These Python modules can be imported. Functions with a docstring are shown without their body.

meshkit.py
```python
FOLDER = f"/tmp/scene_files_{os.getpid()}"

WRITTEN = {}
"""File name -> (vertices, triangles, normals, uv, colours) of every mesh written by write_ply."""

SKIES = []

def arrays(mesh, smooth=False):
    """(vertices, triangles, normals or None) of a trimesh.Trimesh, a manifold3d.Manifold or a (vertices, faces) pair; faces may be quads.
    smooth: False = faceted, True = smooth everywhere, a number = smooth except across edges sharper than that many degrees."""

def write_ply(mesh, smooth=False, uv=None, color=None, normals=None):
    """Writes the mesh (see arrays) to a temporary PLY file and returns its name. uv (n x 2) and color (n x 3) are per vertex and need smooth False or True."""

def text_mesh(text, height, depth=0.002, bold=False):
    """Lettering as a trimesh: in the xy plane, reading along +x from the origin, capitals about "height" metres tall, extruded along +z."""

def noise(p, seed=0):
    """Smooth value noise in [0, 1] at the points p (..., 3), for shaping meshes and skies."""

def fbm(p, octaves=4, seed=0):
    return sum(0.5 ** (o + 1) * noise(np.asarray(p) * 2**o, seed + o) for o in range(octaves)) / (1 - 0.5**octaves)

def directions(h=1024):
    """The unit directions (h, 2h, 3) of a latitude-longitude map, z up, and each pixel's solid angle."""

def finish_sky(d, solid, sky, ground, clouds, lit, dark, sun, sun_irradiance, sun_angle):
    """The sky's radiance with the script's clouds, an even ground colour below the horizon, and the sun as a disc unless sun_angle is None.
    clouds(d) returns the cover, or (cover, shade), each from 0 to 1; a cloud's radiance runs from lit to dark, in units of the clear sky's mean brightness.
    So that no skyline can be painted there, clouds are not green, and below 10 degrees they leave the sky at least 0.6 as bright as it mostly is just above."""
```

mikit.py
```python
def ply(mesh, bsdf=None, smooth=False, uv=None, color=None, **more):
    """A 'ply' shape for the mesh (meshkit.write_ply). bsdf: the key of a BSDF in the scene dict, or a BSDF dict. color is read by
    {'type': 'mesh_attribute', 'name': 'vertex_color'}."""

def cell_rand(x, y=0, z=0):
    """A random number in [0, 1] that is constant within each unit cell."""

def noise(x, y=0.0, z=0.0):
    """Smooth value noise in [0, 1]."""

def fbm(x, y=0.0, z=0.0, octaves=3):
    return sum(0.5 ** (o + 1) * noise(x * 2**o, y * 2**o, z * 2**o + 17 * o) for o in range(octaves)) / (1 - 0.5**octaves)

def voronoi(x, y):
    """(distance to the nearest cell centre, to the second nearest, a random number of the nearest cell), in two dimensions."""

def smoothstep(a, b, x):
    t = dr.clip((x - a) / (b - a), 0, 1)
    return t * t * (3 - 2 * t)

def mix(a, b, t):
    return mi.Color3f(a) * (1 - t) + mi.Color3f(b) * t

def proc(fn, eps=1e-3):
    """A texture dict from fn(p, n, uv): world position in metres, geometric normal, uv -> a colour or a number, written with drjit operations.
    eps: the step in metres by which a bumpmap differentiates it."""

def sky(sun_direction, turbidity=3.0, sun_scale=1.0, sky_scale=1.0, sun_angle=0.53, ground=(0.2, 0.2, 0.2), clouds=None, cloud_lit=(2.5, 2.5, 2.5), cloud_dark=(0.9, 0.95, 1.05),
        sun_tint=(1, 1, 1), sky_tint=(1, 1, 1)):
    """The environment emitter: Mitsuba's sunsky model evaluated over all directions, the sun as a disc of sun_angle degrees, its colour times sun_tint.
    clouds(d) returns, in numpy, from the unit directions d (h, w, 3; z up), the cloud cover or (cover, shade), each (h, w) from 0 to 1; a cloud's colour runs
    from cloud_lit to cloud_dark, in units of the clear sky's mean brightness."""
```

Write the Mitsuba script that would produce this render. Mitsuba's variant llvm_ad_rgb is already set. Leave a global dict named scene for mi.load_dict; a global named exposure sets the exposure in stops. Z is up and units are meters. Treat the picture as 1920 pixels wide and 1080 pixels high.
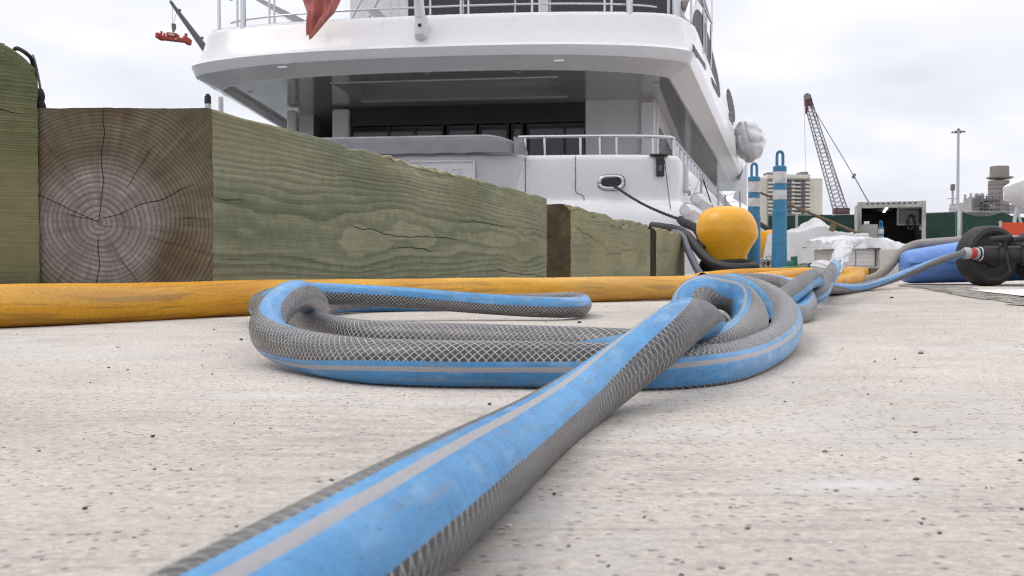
import math, random
import numpy as np
import trimesh, manifold3d, shapely
import shapely.geometry as sg
from scipy.interpolate import PchipInterpolator, CubicSpline
import drjit as dr
import mitsuba as mi
import mikit, meshkit
from mikit import noise, fbm, voronoi, smoothstep, mix, cell_rand

T = mi.ScalarTransform4f
# ------------------------------------------------------------------ camera, sky, exposure
CAM_H = 0.10                     # the camera lies almost on the concrete
FOCAL = 1800.0                   # in pixels of a 1920 x 1080 picture
HORIZON = 500.0
scene = {}
labels = {}
PITCH_DOWN = math.atan((540.0 - HORIZON) / FOCAL)
CP, SP = math.cos(PITCH_DOWN), math.sin(PITCH_DOWN)
scene['camera'] = {
    'type': 'thinlens', 'fov': math.degrees(2 * math.atan(960 / FOCAL)), 'fov_axis': 'x',
    'to_world': T().look_at(origin=[0, 0, CAM_H], target=[0, CP, CAM_H - SP], up=[0, 0, 1]),
    'near_clip': 0.02, 'far_clip': 9000.0, 'aperture_radius': 0.00055, 'focus_distance': 1.1,
}

def cloud_cover(d):
    e = d[..., 2:3].clip(0.04, 1)
    q = np.concatenate([d[..., :2] / (e + 0.25) * 1.6, e * 3.0], -1)
    n = meshkit.fbm(q * np.array([1.0, 1.0, 1.0]) + 3.1, 5, 4)
    up = d[..., 2].clip(0, 1)
    shade = 0.90 - 0.80 * up ** 1.3 + (n - 0.5) * 1.25
    return np.ones(d.shape[:2]), shade

scene['sky'] = mikit.sky([-0.55, -0.10, 0.83], turbidity=3, sun_scale=0.14, sun_angle=26, sun_tint=(0.88, 0.96, 1.10), ground=(0.25, 0.25, 0.24),
                         clouds=cloud_cover, cloud_lit=(3.35, 3.36, 3.48), cloud_dark=(1.72, 1.77, 1.98))
exposure = 2.14

# ------------------------------------------------------------------ helpers
def ray(px, py):
    """The direction in which the photograph shows pixel (px, py), one metre long along y."""
    u, w = (px - 960) / FOCAL, (540 - py) / FOCAL
    d = np.array([u, CP + w * SP, w * CP - SP])
    return d / d[1]
def at(px, py, y):
    """The point at pixel (px, py) of the photograph, y metres ahead of the camera."""
    return np.array([0, 0, CAM_H]) + ray(px, py) * y

used = {}
def numbered(name):
    n = used.get(name, 0)
    used[name] = n + 1
    return name if n == 0 else f'{name}_{n:03d}'

def tag(key, label=None, cat=None, group=None, kind=None):
    d = labels.setdefault(key, {})
    for k, v in (('label', label), ('category', cat), ('group', group), ('kind', kind)):
        if v:
            d[k] = v

def thing(name, label, cat, group=None):
    key = numbered(name)
    tag(key, label, cat, group)
    return key

def put(name, mesh, bsdf, parent=None, smooth=False, uv=None, label=None, kind=None, **more):
    key = numbered(parent + '__' + name if parent else name)
    scene[key] = mikit.ply(mesh, bsdf, smooth=smooth, uv=uv, **more)
    if label or kind:
        tag(key, label, None, None, kind)
    return key

def solo(name, mesh, bsdf, label, cat, group=None, **k):
    key = put(name, mesh, bsdf, None, **k)
    tag(key, label, cat, group)
    return key

cat_ = trimesh.util.concatenate

def hullm(points):
    return trimesh.Trimesh(np.asarray(points, float)).convex_hull

def box(lo, hi, c=0.0):
    """A box, its edges cut by c."""
    lo, hi = np.minimum(lo, hi).astype(float), np.maximum(lo, hi).astype(float)
    if c <= 0:
        m = trimesh.creation.box(hi - lo)
        m.apply_translation((lo + hi) / 2)
        return m
    c = min(c, 0.45 * (hi - lo).min())
    pts = []
    for i in range(8):
        k = np.array([(i >> j) & 1 for j in range(3)])
        p = np.where(k, hi, lo)
        inn = np.where(k, -c, c)
        for j in range(3):
            q = p + inn
            q[j] = p[j]
            pts.append(q)
    return trimesh.convex.convex_hull(np.array(pts))

def obox(center, size, c=0.0, yaw=0.0, pitch=0.0, roll=0.0):
    m = box(-np.array(size) / 2, np.array(size) / 2, c)
    R = trimesh.transformations.euler_matrix(roll, pitch, yaw, 'sxyz')
    m.apply_transform(R)
    m.apply_translation(center)
    return m

def lathe(profile, seg=48, center=(0, 0, 0)):
    m = trimesh.creation.revolve(np.asarray(profile, float), sections=seg)
    m.apply_translation(center)
    return m

def loft(rings, cap0=False, cap1=False, closed=True):
    rings = np.asarray(rings, float)
    n, m = rings.shape[:2]
    v = rings.reshape(-1, 3)
    j = np.arange(m if closed else m - 1)
    f = []
    for i in range(n - 1):
        a, b = i * m + j, i * m + (j + 1) % m
        f.append(np.stack([a, b, b + m, a + m], 1))
    f = np.vstack(f)
    f = np.vstack([f[:, [0, 1, 2]], f[:, [0, 2, 3]]])
    extra = []
    for on, i in ((cap0, 0), (cap1, n - 1)):
        if on:
            c = rings[i].mean(0)
            k = len(v)
            v = np.vstack([v, rings[i], c[None]])
            jj = np.arange(m)
            t = np.stack([k + jj, k + (jj + 1) % m, np.full(m, k + m)], 1)
            extra.append(t[:, ::-1] if i == 0 else t)
    return trimesh.Trimesh(v, np.vstack([f] + extra), process=False)

def frames(p):
    t = np.gradient(p, axis=0)
    t /= np.linalg.norm(t, axis=1, keepdims=True) + 1e-12
    side = np.cross(t, [0, 0, 1.0])
    bad = np.linalg.norm(side, axis=1) < 0.05
    side[bad] = [1, 0, 0]
    # carry on through steep places
    for i in range(1, len(side)):
        if bad[i]:
            side[i] = side[i - 1] - t[i] * (side[i - 1] @ t[i])
    side /= np.linalg.norm(side, axis=1, keepdims=True)
    up = np.cross(side, t)
    return t, side, up

def smooth_path(pts, step):
    pts = np.asarray(pts, float)
    d = np.linalg.norm(np.diff(pts[:, :3], axis=0), axis=1)
    s = np.concatenate([[0], np.cumsum(d ** 0.75)])
    n = max(8, int(d.sum() / step))
    c = CubicSpline(s, pts)
    q = c(np.linspace(0, s[-1], n * 4))
    L = np.concatenate([[0], np.cumsum(np.linalg.norm(np.diff(q[:, :3], axis=0), axis=1))])
    u = np.linspace(0, L[-1], n)
    return np.stack([np.interp(u, L, q[:, k]) for k in range(q.shape[1])], 1), u

def tube(p, r, sides=10, caps=True):
    """A plain tube along the points p."""
    p = np.asarray(p, float)
    if len(p) == 2:
        p = np.array([p[0], (p[0] + p[1]) / 2, p[1]])
    t, side, up = frames(p)
    r = np.atleast_1d(np.asarray(r, float))
    r = np.interp(np.linspace(0, 1, len(p)), np.linspace(0, 1, max(2, len(r))), r if len(r) > 1 else np.repeat(r, 2))
    a = np.arange(sides) / sides * 2 * np.pi
    rings = p[:, None] + r[:, None, None] * (np.cos(a)[None, :, None] * side[:, None] + np.sin(a)[None, :, None] * up[:, None])
    m = loft(rings, caps, caps)
    if m.volume < 0:
        m.invert()
    return m

def bar(a, b, r, sides=8):
    return tube([a, b], r, sides)

def pipe(pts, r, step=0.03, sides=10):
    q, _ = smooth_path(pts, step)
    return tube(q, r, sides)

def hose(points, r, step=0.006, sides=40, lump=0.0, seed=0, lumpf=5.0, capped=True):
    """A hose along control points (x, y, z, stripe angle in degrees: 0 = on top, 90 = on the right of the way it runs).
    uv: u = metres along it, v = 0.5 in the middle of the stripe."""
    q, u = smooth_path(points, step)
    p, ang = q[:, :3], np.radians(q[:, 3])
    t, side, up = frames(p)
    th = np.arange(sides + 1) / sides * 2 * np.pi - np.pi      # 0 = stripe middle
    a = ang[:, None] + th[None]
    rad = np.full((len(p), sides + 1), r)
    if lump:
        g = np.stack(np.broadcast_arrays(u[:, None] * lumpf, np.cos(th)[None] * 1.3 + 5, np.sin(th)[None] * 1.3 + 9), -1)
        rad = rad * (1 + lump * (meshkit.fbm(g, 3, seed) - 0.5) * 2)
    v = p[:, None] + rad[..., None] * (np.sin(a)[..., None] * side[:, None] + np.cos(a)[..., None] * up[:, None])
    uv = np.stack(np.broadcast_arrays(u[:, None], (th / (2 * np.pi) + 0.5)[None]), -1)
    n, m = v.shape[:2]
    i, j = np.meshgrid(np.arange(n - 1), np.arange(m - 1), indexing='ij')
    k = (i * m + j).ravel()
    f = np.vstack([np.stack([k, k + 1, k + m + 1], 1), np.stack([k, k + m + 1, k + m], 1)])
    # outward?
    tri = v.reshape(-1, 3)[f[0]]
    if np.cross(tri[1] - tri[0], tri[2] - tri[0]) @ (tri[0] - p[0]) < 0:
        f = f[:, ::-1]
    V, UV = v.reshape(-1, 3), uv.reshape(-1, 2)
    nrm = (v - p[:, None]).reshape(-1, 3)
    return trimesh.Trimesh(V, f, process=False), UV, p

def cloth(nx, ny, fn):
    """A sheet fn(u, v) -> points over the unit square."""
    u, v = np.meshgrid(np.linspace(0, 1, nx), np.linspace(0, 1, ny), indexing='ij')
    P = fn(u, v)
    i, j = np.meshgrid(np.arange(nx - 1), np.arange(ny - 1), indexing='ij')
    k = (i * ny + j).ravel()
    f = np.vstack([np.stack([k, k + ny, k + ny + 1], 1), np.stack([k, k + ny + 1, k + 1], 1)])
    return trimesh.Trimesh(P.reshape(-1, 3), f, process=False)

# ------------------------------------------------------------------ materials
def rgb(*c):
    return {'type': 'rgb', 'value': list(c)}

def mat(name, color, rough=0.5, metal=0.0, spec=0.5, coat=0.0, two=False, sheen=0.0):
    b = {'type': 'principled', 'base_color': color if isinstance(color, dict) else rgb(*color), 'roughness': rough, 'metallic': metal, 'specular': spec}
    if coat:
        b['clearcoat'] = coat
        b['clearcoat_gloss'] = 0.9
    if sheen:
        b['sheen'] = sheen
    scene[name] = {'type': 'twosided', 'bsdf': b} if two else b
    return name

def bumped(name, bsdf, fn, scale, eps=1e-3, two=False):
    b = {'type': 'bumpmap', 'tex': mikit.proc(fn, eps), 'scale': scale, 'bsdf': bsdf}
    scene[name] = {'type': 'twosided', 'bsdf': b} if two else b
    return name

# concrete: broom-swept, pitted, bleached in places
def concrete_color(p, n, uv):
    x, y = p.x + 0.03 * p.y, p.y
    blotch = fbm(x * 1.7, y * 1.7, 0, 3)
    mid = noise(x * 14, y * 22, 3.3)
    broom = noise(x * 26, y * 420, 1.7)
    broom2 = noise(x * 60 + 11, y * 900, 4.7)
    fine = noise(x * 900, y * 900, 0.5)
    c = mix((0.378, 0.344, 0.309), (0.430, 0.394, 0.357), smoothstep(0.25, 0.8, blotch))
    c = c * (0.90 + 0.20 * mid) * (0.93 + 0.07 * broom + 0.08 * broom2) * (0.78 + 0.44 * fine) * (0.86 + 0.28 * noise(x * 300, y * 460, 6.1))
    streak = smoothstep(0.70, 0.86, noise(x * 9 + 3, y * 300, 8.1)) * smoothstep(0.45, 0.62, noise(x * 3, y * 7, 2.2))
    c = c * (1 - 0.13 * streak)
    pale = smoothstep(0.66, 0.76, noise(x * 4.2 + 7, y * 5.5, 5.5)) * smoothstep(0.35, 0.7, noise(x * 40, y * 90, 9.0))
    c = mix(c, mi.Color3f(0.43, 0.425, 0.42), 0.5 * pale)
    stain = smoothstep(0.72, 0.80, noise(x * 3.1 + 21, y * 6.1, 7.7)) * smoothstep(0.3, 0.7, noise(x * 30, y * 120, 3.0))
    c = c * (1 - 0.13 * stain)
    # worn pale patches and a black scrape
    for (cx, cy, sx, sy, amt) in ((-0.185, 0.742, 0.050, 0.016, 0.6), (-0.05, 0.70, 0.09, 0.01, 0.3), (0.155, 0.436, 0.030, 0.016, 0.7), (0.10, 0.58, 0.05, 0.02, 0.35), (0.62, 1.15, 0.12, 0.03, 0.4), (-0.55, 0.86, 0.07, 0.015, 0.45)):
        g = dr.exp(-dr.square((p.x - cx) / sx) - dr.square((p.y - cy) / sy)) * (0.4 + 1.2 * noise(x * 90, y * 160, 3.3))
        c = mix(c, mi.Color3f(0.50, 0.495, 0.49), dr.clip(amt * g, 0, 1))
    for (cx, cy, sx, sy, rot) in ((0.140, 0.392, 0.012, 0.0013, -0.06), (0.118, 0.405, 0.004, 0.0022, 0.0), (0.40, 0.95, 0.02, 0.003, 0.1), (-0.42, 0.56, 0.05, 0.0016, 0.02)):
        dx, dy = p.x - cx, p.y - cy - rot * (p.x - cx)
        g = dr.exp(-dr.square(dx / sx) ** 2 - dr.square(dy / sy)) * (0.5 + 0.7 * noise(x * 200, y * 300, 1.3))
        c = c * (1 - 0.45 * dr.clip(g, 0, 1))
    d1, _, k = voronoi(x * 83 + 0.9 * noise(x * 31, y * 27, 4.0), y * 77 + 0.9 * noise(x * 29, y * 33, 9.0))
    speck = dr.select(k > 0.95, smoothstep(0.16, 0.05, d1), 0.0)
    c = c * (1 - 0.62 * speck)
    d2, _, k2 = voronoi(x * 150 + 9, y * 150)
    speck2 = dr.select(k2 > 0.80, smoothstep(0.30, 0.12, d2), 0.0)
    return c * (1 - 0.45 * speck2)

def concrete_height(p, n, uv):
    x, y = p.x + 0.03 * p.y, p.y
    return 0.55 * noise(x * 26, y * 420, 1.7) + 0.25 * noise(x * 300, y * 500, 4.4) + 0.2 * noise(x * 90, y * 140, 2.4)

bumped('concrete', {'type': 'principled', 'base_color': mikit.proc(concrete_color), 'roughness': 0.85, 'specular': 0.3}, concrete_height, 0.0009, 4e-4)

def frac(x):
    return x - dr.floor(x)

def braided(name, pitch, starts, contrast, worn, rough, spec, dusty=0.0):
    """Clear hose over a net of pale threads, a blue stripe with a grey line along it, dusty."""
    def threads(uv):
        a, b = uv.x / pitch + 0.35 * (noise(uv.x * 30, uv.y * 9, 2.5) - 0.5), uv.y * starts + 0.5 * noise(uv.x * 14, uv.y * 5, 7.5)
        l1, l2 = dr.abs(frac(a + b) - 0.5), dr.abs(frac(a - b + 0.25) - 0.5)
        return dr.maximum(smoothstep(0.385, 0.445, l1), smoothstep(0.385, 0.445, l2))
    def stripe(uv):
        v = uv.y - 0.5 + 0.006 * (noise(uv.x * 12, 0.5, 0.5) - 0.5)
        other = 0.5 - dr.abs(v)
        return dr.maximum(smoothstep(0.109, 0.103, dr.abs(v)), smoothstep(0.096, 0.090, other)), smoothstep(0.0195, 0.0155, dr.abs(v + 0.052))
    def color(p, n, uv):
        th = threads(uv)
        film = fbm(uv.x * 9, uv.y * 7, 0.3, 3)
        grime = noise(uv.x * 55, uv.y * 40, 6.6)
        fine = noise(uv.x * 420, uv.y * 260, 1.2)
        gap = mix((0.028, 0.028, 0.036), (0.075, 0.073, 0.072), smoothstep(0.35, 0.75, film))
        thread = mix((0.52, 0.51, 0.50), (0.34, 0.33, 0.32), smoothstep(0.3, 0.8, grime))
        c = mix(gap, thread, th * (0.80 + 0.2 * fine) * contrast)
        c = mix(c, mi.Color3f(0.215, 0.205, 0.195), worn + 0.12 * smoothstep(0.45, 0.7, film) + dusty * smoothstep(0.36, 0.22, uv.x))
        blue, grey = stripe(uv)
        b = mix((0.060, 0.225, 0.455), (0.098, 0.295, 0.545), smoothstep(0.3, 0.7, film)) * (0.86 + 0.2 * fine + 0.10 * grime)
        scuff = smoothstep(0.66, 0.82, noise(uv.x * 22, uv.y * 30, 3.9)) * smoothstep(0.4, 0.6, grime)
        b = mix(b, mi.Color3f(0.19, 0.24, 0.30), 0.5 * scuff)
        ring = noise(uv.x * 330, uv.y * 14, 4.4)
        b = b * (0.88 + 0.20 * ring) * (0.90 + 0.2 * noise(uv.x * 70, uv.y * 10, 9.1))
        pale = smoothstep(0.55, 0.85, fbm(uv.x * 45, uv.y * 16, 11.0, 3))
        b = mix(b, mi.Color3f(0.26, 0.42, 0.60), 0.40 * pale)
        fleck = smoothstep(0.80, 0.90, noise(uv.x * 650, uv.y * 80, 5.2))
        b = b * (1 - 0.25 * fleck)
        c = mix(c, b, blue)
        return mix(c, mi.Color3f(0.33, 0.31, 0.305) * (0.9 + 0.2 * fine), grey * 0.92)
    def height(p, n, uv):
        blue, _ = stripe(uv)
        return threads(uv) * (1 - 0.9 * blue) + 0.25 * noise(uv.x * 420, uv.y * 260, 1.2)
    return bumped(name, {'type': 'principled', 'base_color': mikit.proc(color), 'roughness': rough, 'specular': spec}, height, 0.00028, 3e-4)
braided('braided_hose', 0.0070, 18, 0.95, 0.03, 0.32, 0.5, dusty=0.5)
braided('worn_hose', 0.0062, 8, 0.66, 0.06, 0.42, 0.40)

def yellow_color(p, n, uv):
    f = fbm(uv.x * 6, uv.y * 8, 0.7, 3)
    c = mix((0.56, 0.25, 0.009), (0.68, 0.345, 0.018), smoothstep(0.3, 0.7, f))
    scuff = smoothstep(0.62, 0.85, noise(uv.x * 8, uv.y * 40, 2.0)) * smoothstep(0.56, 0.72, noise(uv.x * 3.3, uv.y * 4, 8.0))
    c = mix(c, mi.Color3f(0.16, 0.085, 0.03), 0.42 * scuff)
    dust = smoothstep(0.55, 0.8, noise(uv.x * 2.1, uv.y * 5, 4.0)) * 0.2
    c = mix(c, mi.Color3f(0.52, 0.40, 0.25), dust)
    return c * (0.90 + 0.2 * noise(uv.x * 300, uv.y * 90, 5.0))

def yellow_height(p, n, uv):
    return noise(uv.x * 40, uv.y * 60, 1.0) * 0.6 + noise(uv.x * 500, uv.y * 220, 1.0) * 0.4

bumped('yellow_rubber', {'type': 'principled', 'base_color': mikit.proc(yellow_color), 'roughness': 0.48, 'specular': 0.5}, yellow_height, 0.0012, 8e-4)

def wood_material(name, origin, d, l, pith, seed, end_tint, side_tint, cracks=(), radial=(), bump=0.0016):
    """Treated timber: growth rings round a pith line; d = along the beam, l = across it. Its cut ends are weathered brown, its sides stained green."""
    o, dx, lx = [float(v) for v in origin], [float(v) for v in d], [float(v) for v in l]
    def local(p):
        ax, ay, az = p.x - o[0], p.y - o[1], p.z - o[2]
        return ax * dx[0] + ay * dx[1], ax * lx[0] + ay * lx[1], az
    def rings(p):
        t, w, z = local(p)
        wob = (noise(t * 1.1 + seed, 0.5, 0.5) - 0.5) * 0.075
        wob2 = (noise(t * 0.8 + seed, 4.5, 2.5) - 0.5) * 0.05
        u, v = w - pith[0] + wob2, z - pith[1] + wob
        r = dr.sqrt(u * u + v * v) + (fbm(t * 3.0, w * 9 + seed, z * 9, 2) - 0.5) * 0.022
        return t, w, z, u, v, r
    def ring_band(r):
        k = r * 78 + r * r * 110
        k = k + 0.9 * (noise(r * 34, seed, 1.5) - 0.5)
        q = frac(k)
        return smoothstep(0.0, 0.75, q) * smoothstep(1.0, 0.86, q), dr.floor(k)
    def crack_at(t, w, z, u, v, r, endness):
        c = mi.Float(0)
        for (t0, t1, z0, slope, amp) in cracks:
            zz = z0 + slope * (t - t0) + 0.6 * amp * (noise(t * 5 + z0 * 50, seed, 3) - 0.5) + 0.008 * (noise(t * 28, z0 * 50, 1) - 0.5)
            wd = 0.0017 * smoothstep(t0, t0 + 0.06, t) * smoothstep(t1, t1 - 0.15, t)
            c = dr.maximum(c, smoothstep(wd, wd * 0.3, dr.abs(z - zz)) * (1 - endness) * dr.select(wd > 1e-5, 1.0, 0.0))
        for (a, r0, r1, wdt) in radial:
            ca, sa = math.cos(math.radians(a)), math.sin(math.radians(a))
            along = u * ca + v * sa
            off = v * ca - u * sa + 0.014 * (noise(along * 22, a, seed) - 0.5)
            wd = 0.45 * wdt * smoothstep(r0 - 0.01, r0 + 0.02, along) * smoothstep(r1, r1 - 0.05, along)
            c = dr.maximum(c, smoothstep(wd, wd * 0.3, dr.abs(off)) * endness * dr.select(wd > 1e-5, 1.0, 0.0))
        return c
    def endness_of(n):
        return smoothstep(0.55, 0.8, dr.abs(n.x * dx[0] + n.y * dx[1]))
    def color(p, n, uv):
        t, w, z, u, v, r = rings(p)
        e = endness_of(n)
        band, k = ring_band(r)
        tone = cell_rand(k, seed, 7)
        fib = noise(t * 12, w * 260, z * 260)
        blot = fbm(t * 2.2 + seed, w * 6, z * 6, 3)
        s0, s1 = side_tint
        side = mix(s0, s1, smoothstep(0.2, 0.8, blot)) * (0.64 + 0.30 * band + 0.14 * tone) * (0.82 + 0.30 * fib) * (0.90 + 0.2 * noise(t * 60, w * 40, z * 40))
        gold = smoothstep(0.60, 0.74, noise(t * 3.1 + seed, w * 3, z * 5.0))
        side = mix(side, mi.Color3f(0.25, 0.20, 0.115), 0.30 * gold)
        e0, e1, e2 = end_tint
        heart = smoothstep(0.17, 0.09, r + 0.05 * (blot - 0.5))
        end = mix(e0, e1, heart)
        end = mix(end, mi.Color3f(*e2), 0.8 * smoothstep(0.52, 0.72, noise(w * 11 + 2, z * 9, seed)) * (1 - heart))
        ray = noise(dr.atan2(v, u) * 26, r * 18, seed)
        brk = noise(dr.atan2(v, u) * 5, r * 40, seed + 3)
        end = end * (0.58 + (0.12 + 0.52 * brk) * band + 0.16 * tone + 0.05 * brk) * (0.76 + 0.42 * ray)
        moss = smoothstep(0.50, 0.72, noise(w * 16, z * 16, seed + 5) * 0.6 + 0.5 * smoothstep(0.20, 0.30, r))
        end = mix(end, mi.Color3f(0.085, 0.08, 0.035), 0.45 * moss * noise(w * 160, z * 160, 2.0)) * (0.84 + 0.3 * noise(w * 420, z * 420, seed))
        c = mix(side, end, e)
        return c * (1 - 0.93 * crack_at(t, w, z, u, v, r, e))
    def height(p, n, uv):
        t, w, z, u, v, r = rings(p)
        band, k = ring_band(r)
        e = endness_of(n)
        fib = noise(t * 12, w * 260, z * 260)
        return 0.6 * band + 0.4 * fib + 0.3 * noise(w * 300, z * 300, t * 40) - 3.0 * crack_at(t, w, z, u, v, r, e)
    return bumped(name, {'type': 'principled', 'base_color': mikit.proc(color), 'roughness': 0.86, 'specular': 0.25}, height, bump, 7e-4)

def paint_color(c, dirt=0.12, scale=3.0, sc=0.0):
    def fn(p, n, uv):
        f = fbm(p.x * scale, p.y * scale, p.z * scale, 3)
        k = mi.Color3f(*c) * (1 - dirt * smoothstep(0.4, 0.75, f))
        if sc:
            s = smoothstep(0.72, 0.8, noise(p.x * scale * 6, p.y * scale * 6, p.z * scale * 3))
            k = mix(k, mi.Color3f(*c) * 0.45 + 0.03, sc * s)
        return k * (0.96 + 0.08 * noise(p.x * 60, p.y * 60, p.z * 60))
    return mikit.proc(fn)

mat('yacht_white', paint_color((0.66, 0.66, 0.68), 0.035, 0.5), 0.18, spec=0.5, coat=0.6)
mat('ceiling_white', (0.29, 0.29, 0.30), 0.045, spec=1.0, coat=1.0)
mat('wrap_white', paint_color((0.60, 0.60, 0.615), 0.25, 2.2), 0.16, spec=0.7, coat=0.6, two=True)
mat('wall_white', (0.58, 0.58, 0.595), 0.25, coat=0.4)
mat('dark_glass', (0.012, 0.012, 0.016), 0.06, spec=0.6)
mat('grey_glass', (0.06, 0.06, 0.062), 0.10, spec=0.6)
mat('screen_dark', (0.085, 0.083, 0.083), 0.5, spec=0.15)
mat('black_trim', (0.012, 0.012, 0.012), 0.45)
mat('seam_grey', (0.10, 0.10, 0.105), 0.6)
mat('steel', (0.62, 0.62, 0.63), 0.16, metal=1.0)
mat('steel_dull', (0.50, 0.50, 0.51), 0.38, metal=0.9)
mat('canvas_grey', paint_color((0.235, 0.235, 0.26), 0.14, 5.0), 0.8, two=True)
mat('teak', (0.27, 0.245, 0.215), 0.6)
mat('flag_red', paint_color((0.50, 0.17, 0.15), 0.3, 6.0), 0.75, two=True, sheen=0.3)
mat('bollard_yellow', paint_color((0.80, 0.385, 0.016), 0.12, 3.0, 0.10), 0.30, spec=0.5, coat=0.3)
mat('post_blue', paint_color((0.034, 0.185, 0.335), 0.2, 9.0, 0.5), 0.42)
mat('band_white', paint_color((0.56, 0.56, 0.575), 0.25, 14.0), 0.4)
mat('rubber_black', paint_color((0.022, 0.021, 0.022), 0.2, 9.0), 0.55)
mat('rope_black', paint_color((0.018, 0.018, 0.02), 0.3, 30.0), 0.8)
mat('rope_brown', paint_color((0.17, 0.115, 0.075), 0.3, 20.0), 0.9)
mat('hose_slate', paint_color((0.12, 0.135, 0.175), 0.2, 8.0), 0.5)
mat('hose_tan', paint_color((0.30, 0.27, 0.235), 0.25, 9.0), 0.55)
mat('tank_blue', paint_color((0.105, 0.23, 0.58), 0.12, 7.0, 0.15), 0.38)
mat('coupling_red', (0.42, 0.035, 0.028), 0.4)
mat('coupling_grey', (0.42, 0.43, 0.46), 0.35, metal=0.4)
mat('container_grey', paint_color((0.40, 0.405, 0.385), 0.25, 1.4, 0.35), 0.6)
mat('container_dark', (0.025, 0.023, 0.024), 0.8)
mat('bin_green', paint_color((0.020, 0.145, 0.085), 0.2, 5.0), 0.5)
mat('fence_green', paint_color((0.020, 0.062, 0.048), 0.3, 0.8), 0.85, two=True)
mat('fence_post', (0.34, 0.35, 0.35), 0.5, metal=0.4)
mat('galvanised', (0.50, 0.51, 0.53), 0.5, metal=0.5)
mat('tower_cream', paint_color((0.66, 0.625, 0.55), 0.08, 0.03), 0.8)
mat('tower_brown', (0.20, 0.19, 0.185), 0.7)
mat('tower_glass', (0.055, 0.058, 0.065), 0.2)
mat('plant_grey', paint_color((0.38, 0.375, 0.37), 0.3, 0.06), 0.7)
mat('plant_dark', (0.15, 0.15, 0.155), 0.7)
mat('stack_brown', paint_color((0.32, 0.29, 0.27), 0.25, 0.05), 0.8)
mat('crane_grey', (0.20, 0.205, 0.21), 0.6)
mat('crane_red', (0.095, 0.036, 0.036), 0.6)
mat('spreader_red', (0.40, 0.055, 0.035), 0.6)
mat('box_white', paint_color((0.66, 0.655, 0.64), 0.1, 6.0), 0.6)
mat('slab_grey', paint_color((0.50, 0.485, 0.46), 0.2, 6.0, 0.3), 0.9)
mat('sign_orange', (0.58, 0.07, 0.022), 0.6)
mat('sign_white', (0.75, 0.75, 0.76), 0.6)
mat('machine_yellow', (0.50, 0.27, 0.03), 0.5)
mat('green_hose_mat', (0.04, 0.19, 0.085), 0.5)
mat('line_white', paint_color((0.72, 0.71, 0.69), 0.25, 9.0), 0.8)
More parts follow.
